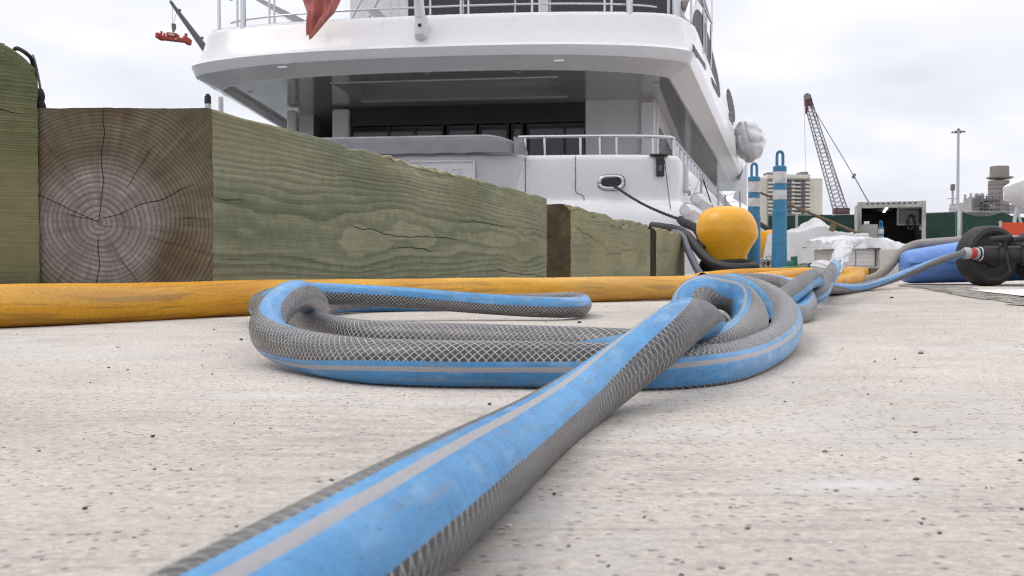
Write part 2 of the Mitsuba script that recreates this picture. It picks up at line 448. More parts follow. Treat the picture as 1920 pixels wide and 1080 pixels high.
def grit_color(p, n, uv):
    f = noise(p.x * 30, p.y * 30, 0.0)
    g = noise(p.x * 180, p.y * 180, 2.0)
    return mix((0.10, 0.09, 0.078), (0.36, 0.335, 0.30), smoothstep(0.2, 0.8, 0.5 * f + 0.5 * g))
bumped('grit', {'type': 'principled', 'base_color': mikit.proc(grit_color), 'roughness': 0.95, 'specular': 0.2}, lambda p, n, uv: noise(p.x * 180, p.y * 180, 2.0), 0.004, 1e-3)
mat('pebble_dark', (0.075, 0.068, 0.06), 0.85)
mat('pebble_tan', (0.26, 0.23, 0.19), 0.85)
mat('pebble_pale', (0.62, 0.61, 0.58), 0.8)
scene['film_white'] = {'type': 'blendbsdf', 'weight': 0.55,
    'bsdf1': {'type': 'twosided', 'bsdf': {'type': 'principled', 'base_color': rgb(0.60, 0.60, 0.61), 'roughness': 0.22, 'specular': 0.6}},
    'bsdf2': {'type': 'principledthin', 'base_color': rgb(0.86, 0.86, 0.87), 'roughness': 0.35, 'diff_trans': 0.9}}
def water_height(p, n, uv):
    return fbm(p.x * 0.9, p.y * 0.9, 0.0, 3)
bumped('water_mat', {'type': 'principled', 'base_color': rgb(0.035, 0.05, 0.048), 'roughness': 0.05, 'specular': 0.5}, water_height, 0.12, 5e-2)
# ------------------------------------------------------------------ the setting: dock, water
RAIL = np.array([0.2932, 0.9561, 0.0])             # the way the timber rail runs
RAIL_L = np.array([-0.9561, 0.2932, 0.0])          # across it, towards the water
CORNER = np.array([-0.628, 2.02, 0.0])             # near right foot of the long beam
far = np.array([-0.92, 2.5]) + RAIL[:2] / RAIL[1] * 2400
dock = sg.Polygon([(-60, -60), (-60, -31.5), (-1.205, 2.42), (-0.96, 2.46), tuple(far), (2600, 2402), (2600, -60)])
m = trimesh.creation.extrude_polygon(dock, 3.2, engine='earcut')
m.apply_translation([0, 0, -3.2])
put('dock_ground', m, 'concrete', kind='structure', label='pale broom-swept concrete dock')
w = cloth(2, 2, lambda u, v: np.stack([(u - 0.5) * 12000, v * 7000 - 400, u * 0 - 1.7], -1))
put('water', w, 'water_mat', kind='structure', label='harbour water beside the dock')
# a gritty joint, and a painted line beyond it
def strip(pts_l, pts_r, z):
    l, r = np.array(pts_l, float), np.array(pts_r, float)
    v = np.vstack([np.c_[l, np.full(len(l), z)], np.c_[r, np.full(len(r), z)]])
    n = len(l)
    f = []
    for i in range(n - 1):
        f += [[i, n + i + 1, n + i], [i, i + 1, n + i + 1]]
    return trimesh.Trimesh(v, f, process=False)
def gxy(px, py):
    y = CAM_H * FOCAL / (py - HORIZON)
    return (px - 960) * y / FOCAL, y
rng = np.random.default_rng(4)
a0, a1 = np.array(gxy(1705, 537.5)), np.array(gxy(1960, 580))
b0, b1 = np.array(gxy(1800, 537.5)), np.array(gxy(1990, 570.5))
k = np.linspace(-0.15, 1.6, 90)[:, None]
l = a0 + (a1 - a0) * k + rng.normal(0, 0.022, (90, 2))
r = b0 + (b1 - b0) * k + rng.normal(0, 0.02, (90, 2))
put('dirt_strip', strip(l, r, 0.0022), 'grit', kind='structure', label='gritty dirt along the joint of the concrete')
q0, q1 = np.array(gxy(1815, 545.5)), np.array(gxy(2010, 568.0))
e0, e1 = np.array(gxy(1990, 545.5)), np.array(gxy(2150, 563.0))
k = np.linspace(0, 1.5, 12)[:, None]
put('painted_line', strip(q0 + (q1 - q0) * k, e0 + (e1 - e0) * k, 0.005), 'line_white', kind='structure', label='white painted line on the dock')

# pebbles: the larger ones are things, the grit is one mass
def stone(c, r, seed, flat=0.6):
    m = trimesh.creation.icosphere(1, 1.0)
    g = np.random.default_rng(seed)
    v = m.vertices * g.uniform(0.7, 1.25, (len(m.vertices), 1)) * np.array([g.uniform(0.8, 1.4), g.uniform(0.7, 1.1), flat]) * r
    v[:, 2] -= v[:, 2].min() + r * 0.1
    return trimesh.Trimesh(v + np.asarray(c, float), m.faces)
big = [(1040, 930, 6.5, 'dark', 'dark pebble lying alone at the lower right of the foreground hose'), (1722, 902, 6.5, 'dark', 'dark pebble on the bare concrete at far right foreground'),
       (1405, 995, 7, 'tan', 'grey-brown pebble near the bottom edge right of the hose'), (1728, 664, 6.5, 'tan', 'tan pebble on open concrete right of the coiled hose'),
       (1672, 559, 4, 'dark', 'small dark chip near the yellow hose bend'), (452, 638, 4, 'dark', 'small dark pebble just left of the coiled hose'),
       (155, 957, 7, 'dark', 'dark pebble in the left foreground'), (1086, 606, 5, 'dark', 'dark chip between the coil and the yellow hose'),
       (1549, 849, 7, 'tan', 'flat tan pebble on the right foreground concrete'), (284, 821, 6, 'dark', 'dark pebble below the left end of the coil'),
       (1356, 1070, 7, 'tan', 'brown pebble at the bottom edge of the picture'), (918, 760, 5, 'dark', 'dark pebble beside the blue side of the foreground hose')]
for i, (px, py, d, tone, lab) in enumerate(big):
    x, y = gxy(px, py)
    solo('pebble', stone((x, y, 0), 0.72 * d * y / FOCAL, 50 + i), 'pebble_' + tone, lab, 'pebble', smooth=False)
for tone, n, seed in (('dark', 240, 1), ('tan', 160, 2), ('pale', 120, 3)):
    g = np.random.default_rng(seed)
    ms = []
    for i in range(n):
        x, y = gxy(g.uniform(-300, 2200), 500 + 25 * (620 / 25) ** g.uniform(0, 1))
        if x > 1.0 + 0.31 * y and y > 2:
            continue
        ms.append(stone((x, y, 0), g.uniform(0.45, 1.0) ** 2 * 0.0013 * (0.6 + 0.5 * y), 1000 * seed + i, 0.5))
    put('loose_grit', cat_(ms), 'pebble_' + tone, kind='stuff', label=f'{tone} loose grit scattered over the concrete')

# ------------------------------------------------------------------ timber rail
def beam(start, W, H, L, seed, shear=0.0, wane=0.012, step=0.03, dirn=RAIL, left=RAIL_L, round_r=0.010, damage=()):
    """A rough-sawn beam: rounded section swept along, each vertex nudged; both ends closed by a grid of rings."""
    sec = sg.box(round_r, round_r, W - round_r, H - round_r).buffer(round_r, quad_segs=4)
    ring = np.array(sec.exterior.coords)[:-1]
    pts = []
    for i in range(len(ring)):
        a, b = ring[i], ring[(i + 1) % len(ring)]
        n = max(1, int(np.linalg.norm(b - a) / 0.014))
        pts += [a + (b - a) * k / n for k in range(n)]
    ring = np.array(pts)
    nx = np.array([sg.Point(p).distance(sec) for p in ring])
    cen = np.array([W / 2, H / 2])
    ts = np.linspace(0, L, int(L / step) + 2)
    rings = []
    def place(t, wz, out):
        w, z = wz[:, 0], wz[:, 1]
        tt = t + shear * w * (1 - t / L)
        g = np.stack([np.full(len(w), t) * 3, w * 14, z * 14], -1)
        nz = (meshkit.fbm(g + seed * 7.1, 3, seed) - 0.5) * 0.007
        fine = (meshkit.noise(np.stack([np.full(len(w), t) * 30, w * 160, z * 160], -1), seed) - 0.5) * 0.0016
        dirv = np.stack([np.clip((w - cen[0]) / (W / 2), -1, 1) ** 9, np.clip((z - cen[1]) / (H / 2), -1, 1) ** 9], -1)
        worn = ((np.abs(w - cen[0]) > W / 2 - 0.03) & (z > H - 0.03)) * meshkit.noise(np.stack([np.full(len(w), t) * 9, w * 0, z * 0], -1), seed + 3) ** 3 * wane
        wz2 = wz + dirv * (nz + fine - worn)[:, None]
        for (d0, d1, depth) in damage:
            on = np.clip(1 - abs((t - (d0 + d1) / 2) / ((d1 - d0) / 2)) ** 2, 0, 1) * (w < 0.10)
            wz2[:, 1] -= np.where(z > H - 0.06, on * depth * (0.6 + 0.8 * meshkit.noise(np.stack([np.full(len(w), t) * 40, w * 30, z * 30], -1), seed)), 0)
        tt = tt + (meshkit.noise(np.stack([w * 60, z * 60, w * 0], -1), seed + 9) - 0.5) * 0.003 * (1 - t / L)
        return start + np.outer(tt, dirn) + np.outer(wz2[:, 0], left) + np.outer(wz2[:, 1], [0, 0, 1])
    grid0 = [place(0, cen + (ring - cen) * k, 0) for k in np.linspace(0.02, 0.985, 26)]
    body = [place(t, ring, 1) for t in ts]
    grid1 = [place(L, cen + (ring - cen) * k, 0) for k in (0.99, 0.5, 0.02)]
    m = loft(grid0 + body + grid1, True, True)
    if m.volume < 0:
        m.invert()
    return m

E = ((0.150, 0.125, 0.088), (0.255, 0.220, 0.203), (0.12, 0.078, 0.048))
S1 = ((0.175, 0.184, 0.118), (0.262, 0.268, 0.178))
wood_material('wood_long', CORNER, RAIL, RAIL_L, (0.228, 0.188), 3.3, E, S1,
              cracks=((0.0, 0.16, 0.243, 0.0, 0.02), (0.62, 1.55, 0.205, -0.012, 0.05), (1.5, 2.3, 0.27, -0.02, 0.05), (0.9, 1.35, 0.155, -0.01, 0.03), (1.9, 2.7, 0.09, -0.05, 0.05), (0.03, 0.12, 0.21, 0, 0.01), (0.03, 0.14, 0.115, 0, 0.01)),
              radial=((92, 0.0, 0.26, 0.0022), (-86, 0.03, 0.20, 0.0026), (157, 0.0, 0.22, 0.0024), (200 + 180 - 5, 0.0, 0.10, 0.0016), (195, 0.0, 0.05, 0.002), (23, 0.0, 0.24, 0.0018), (196, 0.10, 0.2, 0.001), (-120, 0.08, 0.2, 0.0018), (-55, 0.1, 0.2, 0.0012), (60, 0.08, 0.2, 0.0010), (125, 0.09, 0.22, 0.0013), (178, 0.15, 0.23, 0.0015)), bump=0.0009)
beam_key = solo('timber_beam', beam(CORNER, 0.360, 0.433, 2.71, 3, shear=-0.3066, step=0.02), 'wood_long',
                'long green-stained timber curb beam with cracked growth rings on its near end', 'timber beam', 'timber beams along the dock edge', smooth=35)
def along(t):
    return CORNER + RAIL * t
mat('pale_wood', (0.42, 0.36, 0.22), 0.9)
def sliver(t0, t1, w, seed):
    pts = []
    for k in np.linspace(0, 1, 26):
        pts.append(along(t0 + (t1 - t0) * k) + RAIL_L * (0.004 + 0.004 * math.sin(9 * k + seed)) + np.array([0, 0, 0.4255 + 0.004 * math.sin(17 * k + seed)]))
    r = np.array([w * math.sin(math.pi * min(1, k * 1.02)) ** 0.6 * (0.7 + 0.5 * math.sin(23 * k + seed) ** 2) + 0.0004 for k in np.linspace(0, 1, 26)])
    return tube(pts, r, 6)
for a_, b_, w_, s_ in ((0.78, 1.05, 0.003, 1), (1.12, 1.48, 0.004, 2), (1.55, 1.80, 0.003, 4)):
    put('splinter', sliver(a_, b_, w_, s_), 'pale_wood', beam_key)
S2 = ((0.215, 0.212, 0.128), (0.29, 0.275, 0.165))
p2 = along(3.20)
wood_material('wood_mid', p2, RAIL, RAIL_L, (0.2, 0.5), 8.1, ((0.115, 0.085, 0.052), (0.13, 0.10, 0.066), (0.085, 0.058, 0.036)), S2,
              cracks=((0.1, 1.2, 0.30, -0.10, 0.05), (0.9, 2.2, 0.16, 0.05, 0.06)), radial=((-100, 0.0, 0.5, 0.002),))
solo('timber_beam', beam(p2, 0.36, 0.433, 2.70, 11, step=0.03, wane=0.05, damage=((0.95, 1.75, 0.035), (0.25, 0.75, 0.012))), 'wood_mid',
     'shorter timber curb beam with a splintered top edge, second from the camera', 'timber beam', 'timber beams along the dock edge', smooth=35)
p3 = along(6.22)
wood_material('wood_far', p3, RAIL, RAIL_L, (0.1, 0.55), 5.7, ((0.055, 0.042, 0.030), (0.07, 0.05, 0.035), (0.04, 0.03, 0.02)), S2, cracks=((0.2, 1.1, 0.24, 0.0, 0.05),))
solo('timber_beam', beam(p3, 0.36, 0.433, 1.95, 17, step=0.04, wane=0.04), 'wood_far',
     'farthest timber curb beam, next to the big yellow bollard', 'timber beam', 'timber beams along the dock edge', smooth=35)

# the taller timber lying across at the left edge of the view
XL = np.array([-0.860, -0.510, 0.0]); YL = np.array([-0.510, 0.860, 0])
o4 = np.array([-0.9905, 2.012, 0.0])
wood_material('wood_left', o4, XL, YL, (0.5, 0.9), 1.9, ((0.12, 0.125, 0.06), (0.16, 0.14, 0.08), (0.1, 0.07, 0.03)), ((0.130, 0.142, 0.072), (0.205, 0.205, 0.105)),
              cracks=((0.0, 0.07, 0.349, 0.0, 0.02), (0.0, 0.05, 0.268, 0.0, 0.02), (0.02, 0.2, 0.42, 0.1, 0.03)), bump=0.0007)
def left_block():
    m = beam(o4, 0.40, 0.562, 1.15, 23, dirn=XL, left=YL, step=0.012, wane=0.02, round_r=0.014)
    v = np.array(m.vertices)
    d = (v - o4) @ XL                                   # metres from its end
    k = np.clip(1 - d / 0.036, 0, 1)
    v[:, 2] -= np.where(v[:, 2] > 0.3, (v[:, 2] - 0.3) / 0.26, 0) * 0.034 * k ** 2.2
    v += np.outer(np.clip((v[:, 2] - 0.48) / 0.07, 0, 1) ** 2 * 0.02 * (d < 0.05), XL)
    m.vertices = v
    return m
solo('timber_block', left_block(), 'wood_left', 'tallest green timber with a worn round corner, at the left edge of the view', 'timber beam', smooth=40)

# ------------------------------------------------------------------ hoses
def H(px, py, y, ang):
    return [*at(px, py, y), ang]
RB, RY = 0.0195, 0.0355

# yellow hose
ypts = [(-2.3, 0.72, 0.036, 0), (-1.6, 1.16, 0.036, 0), H(0, 574, 1.56, 20), H(233, 566.5, 1.74, 30), H(480, 558, 1.98, 10), H(700, 552, 2.21, 0), H(900, 547, 2.45, -20), H(1108, 542.6, 2.70, 10), H(1250, 540.0, 2.87, 30),
        H(1330, 536, 3.2, 30), H(1400, 529, 3.95, 0), H(1450, 521.5, 4.75, 0), H(1512, 517, 5.2, 0), H(1575, 513.5, 4.85, 0), H(1606, 515.5, 4.35, 0), H(1597, 525, 3.92, 0), H(1565, 533, 3.62, 0), H(1500, 540, 3.20, 0), H(1440, 539, 3.35, 0)]
m, uv, _ = hose(ypts, RY, 0.012, 40, lump=0.10, seed=2, lumpf=4.5)
solo('yellow_hose', m, 'yellow_rubber', 'scuffed thick yellow hose lying along the foot of the timber rail', 'hose', smooth=True, uv=uv)
# a second yellow strand behind
ypts2 = [H(1318, 523, 5.4, 0), H(1370, 516, 6.2, 0), H(1440, 513, 6.0, 0), H(1500, 512.5, 5.9, 0), H(1560, 511, 6.1, 0), H(1625, 512, 6.3, 0)]
m, uv, _ = hose(ypts2, RY, 0.02, 24, lump=0.14, seed=5, lumpf=4)
solo('yellow_hose', m, 'yellow_rubber', 'sun-faded yellow hose lying behind the blue hose knot', 'hose', smooth=True, uv=uv)

# the grey hose with a blue stripe: from under the camera over the coil, through the knot and away to the tank
A = [(-0.112, 0.02, 0.0225, 42), (-0.079, 0.13, 0.0215, 42), H(610, 1080, 0.236, 40), H(872, 900, 0.363, 36), H(1122, 725, 0.64, 17), H(1225, 648, 0.70, 0), H(1290, 600, 0.83, -25), H(1318, 604, 0.95, -60), H(1335, 616, 1.07, -78),
     H(1375, 609, 1.30, -85), H(1415, 588, 1.50, -80), H(1455, 568, 1.66, -72), H(1488, 546, 1.80, -70), H(1513, 527, 1.95, -70), H(1526, 522, 2.12, -60), H(1532, 533, 2.45, -40), H(1548, 539, 3.0, 10), H(1590, 541.5, 3.55, 60),
     H(1615, 538, 3.85, 78), H(1662, 526, 4.25, 50), H(1720, 505, 4.60, 5), H(1780, 483, 4.80, -28), H(1812, 474.5, 4.84, -35)]
m, uv, _ = hose(A, RB, 0.005, 44, lump=0.012, seed=3)
solo('striped_hose', m, 'worn_hose', 'grey hose with blue stripe running from the foreground over the coil to the tank', 'hose', smooth=True, uv=uv)

# the coiled hose
C = [H(1305, 640, 1.0, -24), H(1291, 603, 1.03, -24), H(1293, 567, 1.045, -10), H(1335, 546, 1.07, 66), H(1378, 557, 1.075, 60), H(1404, 588, 1.06, 45), H(1395, 624, 1.015, 35), H(1355, 646, 0.97, 10), H(1290, 655, 0.935, -20),
     H(1130, 651, 0.95, -100), H(1000, 645, 1.0, -132), H(850, 639, 1.05, -135), H(700, 633, 1.09, -135), H(620, 620, 1.18, -135), H(560, 602, 1.32, -135), H(508, 584, 1.54, -135), H(490, 568, 1.70, -134), H(520, 557, 1.76, -134), H(577, 550, 1.74, -134), H(640, 552, 1.74, -134),
     H(740, 557, 1.75, -132), H(850, 565, 1.78, -126), H(980, 574, 1.78, -128), H(1060, 576.5, 1.80, -130), H(1091, 571, 1.92, -130), H(1070, 564, 2.08, -130), H(1010, 566, 2.15, -130), H(900, 567, 2.16, -140), H(760, 568, 2.14, -150), H(655, 569, 2.05, -160), H(594, 579, 1.72, -180),
     H(592, 574, 1.42, -190), H(568, 556, 1.22, -195), H(530, 566, 1.10, -192), H(503, 606, 1.02, -188), H(520, 640, 0.95, -208), H(600, 664, 0.87, -220), H(702, 677, 0.815, -238), H(850, 682, 0.795, -242), H(1000, 683.5, 0.79, -244), H(1150, 688, 0.78, -252), H(1290, 691, 0.80, -270),
     H(1400, 672, 0.90, -276), H(1464, 633, 1.08, -278), H(1474, 592, 1.28, -274), H(1448, 560, 1.48, -260), H(1408, 540, 1.72, -240), H(1372, 531, 2.0, -220), H(1352, 531, 2.22, -210), H(1376, 527, 2.38, -202), H(1430, 528, 2.34, -200), H(1475, 536, 2.26, -195), H(1508, 554, 2.05, -182),
     H(1513, 575, 1.85, -178), H(1492, 592, 1.70, -170), H(1440, 594, 1.62, -170)]
m, uv, pc = hose(C, RB, 0.005, 44, lump=0.015, seed=6)
solo('coiled_hose', m, 'braided_hose', 'loosely coiled grey braided hose with blue stripe, looped on the concrete', 'hose', smooth=True, uv=uv)

# a third strand that rises into the plastic wrap
G = [H(1462, 566, 2.25, 120), H(1500, 566, 2.2, 120), H(1530, 554, 2.24, 110), H(1545, 538, 2.36, 105), H(1556, 517, 2.55, 100), H(1568, 499, 2.80, -20), H(1578, 482, 3.1, -20)]
m, uv, _ = hose(G, RB, 0.008, 32, seed=8)
solo('rising_hose', m, 'worn_hose', 'short stretch of grey and blue hose rising into white plastic wrap', 'hose', smooth=True, uv=uv)

# tan hose arching over behind the tank
tn = [at(1606, 527, 5.6), at(1634, 522, 5.55), at(1660, 507, 5.5), at(1682, 482, 5.5), at(1704, 464, 5.5), at(1736, 456, 5.55), at(1790, 452, 5.6), at(1850, 449, 5.65), at(1910, 450, 5.7), at(1980, 475, 5.8)]
solo('tan_hose', pipe(tn, 0.025, 0.02, 20), 'hose_tan', 'tan hose arching up behind the blue tank', 'hose', smooth=True)

# ------------------------------------------------------------------ bollards, mooring lines, posts
def bollard_mesh(c, s=1.0):
    prof = [(0.0, 0.0), (0.28, 0.0), (0.28, 0.02), (0.205, 0.03), (0.196, 0.10), (0.200, 0.17), (0.222, 0.24), (0.248, 0.31), (0.271, 0.385), (0.284, 0.46), (0.282, 0.53), (0.262, 0.59), (0.222, 0.642), (0.16, 0.678), (0.09, 0.694), (0.0, 0.70)]
    q = np.array(prof)
    tt = np.linspace(0, 1, 70)
    L = np.r_[0, np.cumsum(np.linalg.norm(np.diff(q, axis=0), axis=1))]; L /= L[-1]
    q = PchipInterpolator(L, q)(tt)
    q[0, 0] = q[-1, 0] = 0
    m = lathe(q * s, 64)
    v = np.array(m.vertices)
    zz = v[:, 2] / s
    k = np.exp(-((zz - 0.43) / 0.13) ** 2) * np.clip(v[:, 0] / (0.28 * s), 0, 1) ** 3
    v[:, 0] += 0.035 * s * k
    v[:, 2] -= 0.03 * s * k
    m.vertices = v + np.asarray(c)
    return m
def bollard(x, y, s, lab):
    t = thing('mooring_bollard', lab, 'bollard', 'yellow mooring bollards on the dock')
    put('body', bollard_mesh((x, y, 0), s), 'bollard_yellow', t, smooth=50)
    ring = [bar((x + 0.26 * s * math.cos(a), y + 0.26 * s * math.sin(a), 0.02), (x + 0.26 * s * math.cos(a), y + 0.26 * s * math.sin(a), 0.06), 0.022 * s, 6) for a in np.arange(6) * math.pi / 3]
    for b in ring:
        put('bolt', b, 'steel_dull', t)
    put('top_cap', lathe(np.array([(0, 0.6985), (0.055, 0.7005), (0.07, 0.6995), (0.075, 0.694), (0.0, 0.692)]) * s, 32, (x, y, 0)), 'bollard_yellow', t, smooth=40)
    return t
BX, BY = at(1360, 500, 9.5)[:2]
bollard(BX, BY, 1.0, 'large yellow mooring bollard wrapped with black rope, just beyond the timber rail')
b2 = at(1452, 500, 15.5)
bollard(b2[0], b2[1], 1.0, 'smaller-looking yellow bollard half hidden behind the blue posts')

# black stern line: from the yacht's fairlead to the bollard
t = thing('stern_line', 'black stern line from the yacht fairlead to the yellow bollard', 'rope')
p0, p1 = at(1146, 344, 13.95), at(1276, 412, 10.6)
p2_ = at(1308, 432, 9.75)
line = [p0 + (p1 - p0) * k - np.array([0, 0, 0.05 * math.sin(math.pi * k)]) for k in np.linspace(0, 1, 20)]
put('line', tube(line, 0.018, 8), 'rope_black', t, smooth=True)
put('chafe_sleeve', pipe([p1, (p1 + p2_) / 2, p2_, np.array([BX - 0.235, BY - 0.08, 0.27])], 0.045, 0.03, 12), 'rope_black', t, smooth=True)
for k in range(3):
    ring = [(BX + (0.235 + 0.02 * math.sin(3 * a + k)) * math.cos(a), BY + (0.235 + 0.02 * math.sin(3 * a + k)) * math.sin(a), 0.045 + 0.042 * k + 0.010 * math.sin(2 * a + k * 2)) for a in np.linspace(0, 2 * np.pi, 60)]
    put('turn', tube(ring, 0.038, 10), 'rope_black', t, smooth=True)
# black and slate fender hoses draped over the end of the rail
solo('draped_hose', pipe([at(1222, 424, 10.4), at(1250, 427.5, 10.2), at(1276, 434, 9.95), at(1297, 452, 9.6), at(1318, 478, 9.15), at(1345, 497, 8.95), at(1385, 503, 8.85), at(1414, 500, 8.95)], 0.048, 0.03, 16), 'rubber_black',
     'thick black rubber hose draped over the rail end beside the yellow bollard', 'hose', smooth=True)
solo('draped_hose', pipe([at(1262, 436, 9.82), at(1276, 440, 9.70), at(1286, 458, 9.45), at(1298, 486, 9.1), at(1312, 512, 8.8), at(1330, 520, 8.5)], 0.034, 0.03, 14), 'hose_slate',
     'slate blue hose draped over the end of the farthest timber', 'hose', smooth=True)
# second mooring line to the second bollard
t = thing('spring_line', 'black mooring line with a sleeve reaching the second yellow bollard', 'rope')
q0, q1, q2 = at(1383, 404, 26.0), at(1425, 420, 17.6), at(1452, 438, 15.6)
put('line', tube([q0, (q0 + q1) / 2 - [0, 0, 0.05], q1], 0.02, 8), 'rope_black', t, smooth=True)
put('chafe_sleeve', tube([q1, (q1 + q2) / 2, q2], 0.045, 10), 'rope_black', t, smooth=True)
put('turn', tube([(b2[0] + 0.235 * math.cos(a), b2[1] + 0.235 * math.sin(a), 0.16 + 0.35 * (math.cos(a) < -2)) for a in np.linspace(0, 2 * np.pi, 40)], 0.04, 8), 'rope_black', t, smooth=True)
r0, r1, r2 = at(1420, 359, 27.0), at(1560, 416.5, 21.0), at(1640, 451, 18.5)
solo('brown_rope', tube([r0, (r0 + r1) / 2, r1, r2, at(1662, 470, 17.8)], 0.032, 8), 'rope_brown', 'long brown mooring rope sloping down from the yacht past the blue posts', 'rope', smooth=True)

def delineator(px, y, top, lab):
    s = ((HORIZON - top) * y / FOCAL + CAM_H) / 1.15
    x = (px - 960) * y / FOCAL
    t = thing('delineator_post', lab, 'post', 'blue delineator posts on the dock')
    c = (x, y, 0)
    put('base', lathe(np.array([(0, 0), (0.20, 0), (0.20, 0.035), (0.13, 0.06), (0.07, 0.07), (0, 0.07)]) * s, 32, c), 'rubber_black', t, smooth=40)
    put('post', lathe(np.array([(0, 0.05), (0.069, 0.05), (0.063, 0.56), (0.067, 0.565), (0.067, 0.60), (0.060, 0.605), (0.057, 0.95), (0.060, 0.955), (0.060, 0.995), (0.045, 1.003), (0, 1.003)]) * s, 36, c), 'post_blue', t, smooth=40)
    for z0, z1 in ((0.70, 0.785), (0.845, 0.95)):
        put('band', lathe(np.array([(0.052, z0), (0.0615, z0), (0.0608, z1), (0.052, z1)]) * s, 36, c), 'band_white', t, smooth=40)
    loop = [(x - 0.026 * s, y, 0.99 * s), (x - 0.027 * s, y, 1.05 * s), (x - 0.026 * s, y, 1.10 * s)] + [(x - 0.026 * s * math.cos(a), y, 1.10 * s + 0.032 * s * math.sin(a)) for a in np.linspace(0.3, math.pi - 0.3, 9)] + [(x + 0.026 * s, y, 1.10 * s), (x + 0.027 * s, y, 1.05 * s), (x + 0.026 * s, y, 0.99 * s)]
    put('handle', tube(loop, 0.0135 * s, 10), 'post_blue', t, smooth=True)
    return t
delineator(1461, 8.7, 281, 'taller blue post with white bands and a loop handle, right of the other')
delineator(1413, 9.9, 304, 'blue banded post with loop handle close to the right of the yellow bollard')
delineator(1651, 22.5, 413, 'small distant blue and white post in front of the open container')

# junk round the foot of the posts
t = thing('looped_hoses', 'thin grey hose loops standing between the two blue posts', 'hose')
for k in range(3):
    cx = 1432 + 9 * k
    put('loop', tube([at(cx + 5.5 * math.cos(a), 497 + 12 * math.sin(a), 9.0 + 0.05 * k + 0.06 * math.sin(a * 0.5)) for a in np.linspace(0.2 * math.pi, 1.75 * math.pi, 22)], 0.011, 8), 'coupling_grey', t, smooth=True)
solo('green_hose', pipe([at(1446, 512, 7.3), at(1462, 505, 7.25), at(1480, 501, 7.2), at(1498, 501.5, 7.2), at(1512, 507, 7.1)], 0.010, 0.02, 10), 'green_hose_mat', 'thin green hose arching over the yellow hose by the tall blue post', 'hose', smooth=True)
t = thing('hose_reel', 'small dark green reel with a red valve beside the tall blue post', 'hose reel')
c = at(1479, 499, 9.3)
c[2] = 0.10
for k, s in ((-0.05, 1), (0.05, 1)):
    put('flange', obox((c[0] + k, c[1], c[2]), (0.012, 0.2, 0.2), 0.005), 'bin_green', t)
put('drum', bar((c[0] - 0.045, c[1], c[2]), (c[0] + 0.045, c[1], c[2]), 0.06, 16), 'bin_green', t)
put('valve', obox((c[0] + 0.09, c[1] - 0.02, c[2] - 0.01), (0.05, 0.04, 0.05), 0.01), 'coupling_red', t)
solo('small_carton', obox(at(1502, 497, 9.6) * [1, 1, 0] + [0, 0, 0.06], (0.10, 0.10, 0.12), 0.004, 0.2), 'slab_grey', 'small tan carton on the ground by the green reel', 'box')
# ------------------------------------------------------------------ the yacht, in its own frame: s to its right, a forward, z up
TH = math.atan(0.1405)
YO = np.array([-1.384, 15.06, 0.0])
YS = np.array([math.cos(TH), -math.sin(TH), 0.0])
YA = np.array([math.sin(TH), math.cos(TH), 0.0])
def yb(m):
    v = np.asarray(m.vertices)
    m = m.copy()
    m.vertices = YO + np.outer(v[:, 0], YS) + np.outer(v[:, 1], YA) + np.outer(v[:, 2], [0, 0, 1])
    return m
def yloc(px, py, a=None, s=None):
    """Yacht coordinates of the point seen at a pixel, at the given a or s."""
    d = ray(px, py)
    o = np.array([0, 0, CAM_H]) - YO
    ax, val = (YA, a) if a is not None else (YS, s)
    k = (val - o @ ax) / (d @ ax)
    p = o + d * k
    return np.array([p @ YS, p @ YA, p[2]])

yt = thing('yacht', 'large white motor yacht moored stern-on behind the timber rail', 'yacht')
def yp(name, mesh, bsdf, parent=None, **k):
    return put(name, yb(mesh), bsdf, parent or yt, **k)

def widen(x):
    return 0.136 * np.maximum(x, 0)
def outline(B, aft, L, n=4.0, end=26.0, m=46, crown=0.10):
    """Plan of a deck edge: forward on the right, round the stern, forward on the left."""
    t = np.linspace(0, np.pi / 2, m)
    s = B * np.sin(t) ** (2 / n)
    a = aft + L * (1 - np.cos(t) ** (2 / n)) + crown * (s / B) ** 2
    aa = aft + L + crown + (np.linspace(0, 1, 26)[1:] ** 1.4) * (end - aft - L - crown)
    ss = B + widen(aa - (aft + L + crown))
    half = np.vstack([np.c_[s, a], np.c_[ss, aa]])
    left = half[1:] * [-1, 1]
    return np.vstack([half[::-1], left])
PARAMS = {}
def make_outline(*args, **k):
    o = outline(*args, **k)
    PARAMS[id(o)] = (o, args, k)
    return o
def inset(o, d):
    """The same plan, d metres further in."""
    _, args, k = PARAMS[id(o)]
    return outline(args[0] - d, args[1] + d, *args[2:], **k)
def band(o, prof):
    return loft([np.c_[inset(o, d), np.full(len(o), z)] for d, z in prof], closed=False)
def camber(o, amount):
    return amount * np.clip(np.abs(o[:, 0]) / 4.2, 0, 1) ** 3
def outward(m, ref=(0, 10, 2.0)):
    c = m.triangles_center - np.array(ref)
    if (m.face_normals * c).sum() < 0:
        m.invert()
    return m
def cap(poly, z, up=True):
    v, f = trimesh.creation.triangulate_polygon(poly, engine='earcut')
    m = trimesh.Trimesh(np.c_[v, np.full(len(v), z)], f, process=False)
    if (m.face_normals[:, 2].mean() > 0) != up:
        m.invert()
    return m

# hull and its stern
HO = make_outline(3.96, -0.95, 0.60, 4.5)
prof = [(-0.10, -2.2), (-0.22, -0.6), (-0.28, 0.2), (-0.27, 0.55), (-0.22, 0.80), (-0.12, 0.97), (0.0, 1.05), (0.015, 1.08), (0.015, 1.12), (0.0, 1.4), (0.0, 1.62), (0.012, 1.675), (0.04, 1.705), (0.08, 1.715), (0.17, 1.715), (0.20, 1.69), (0.20, 0.70)]
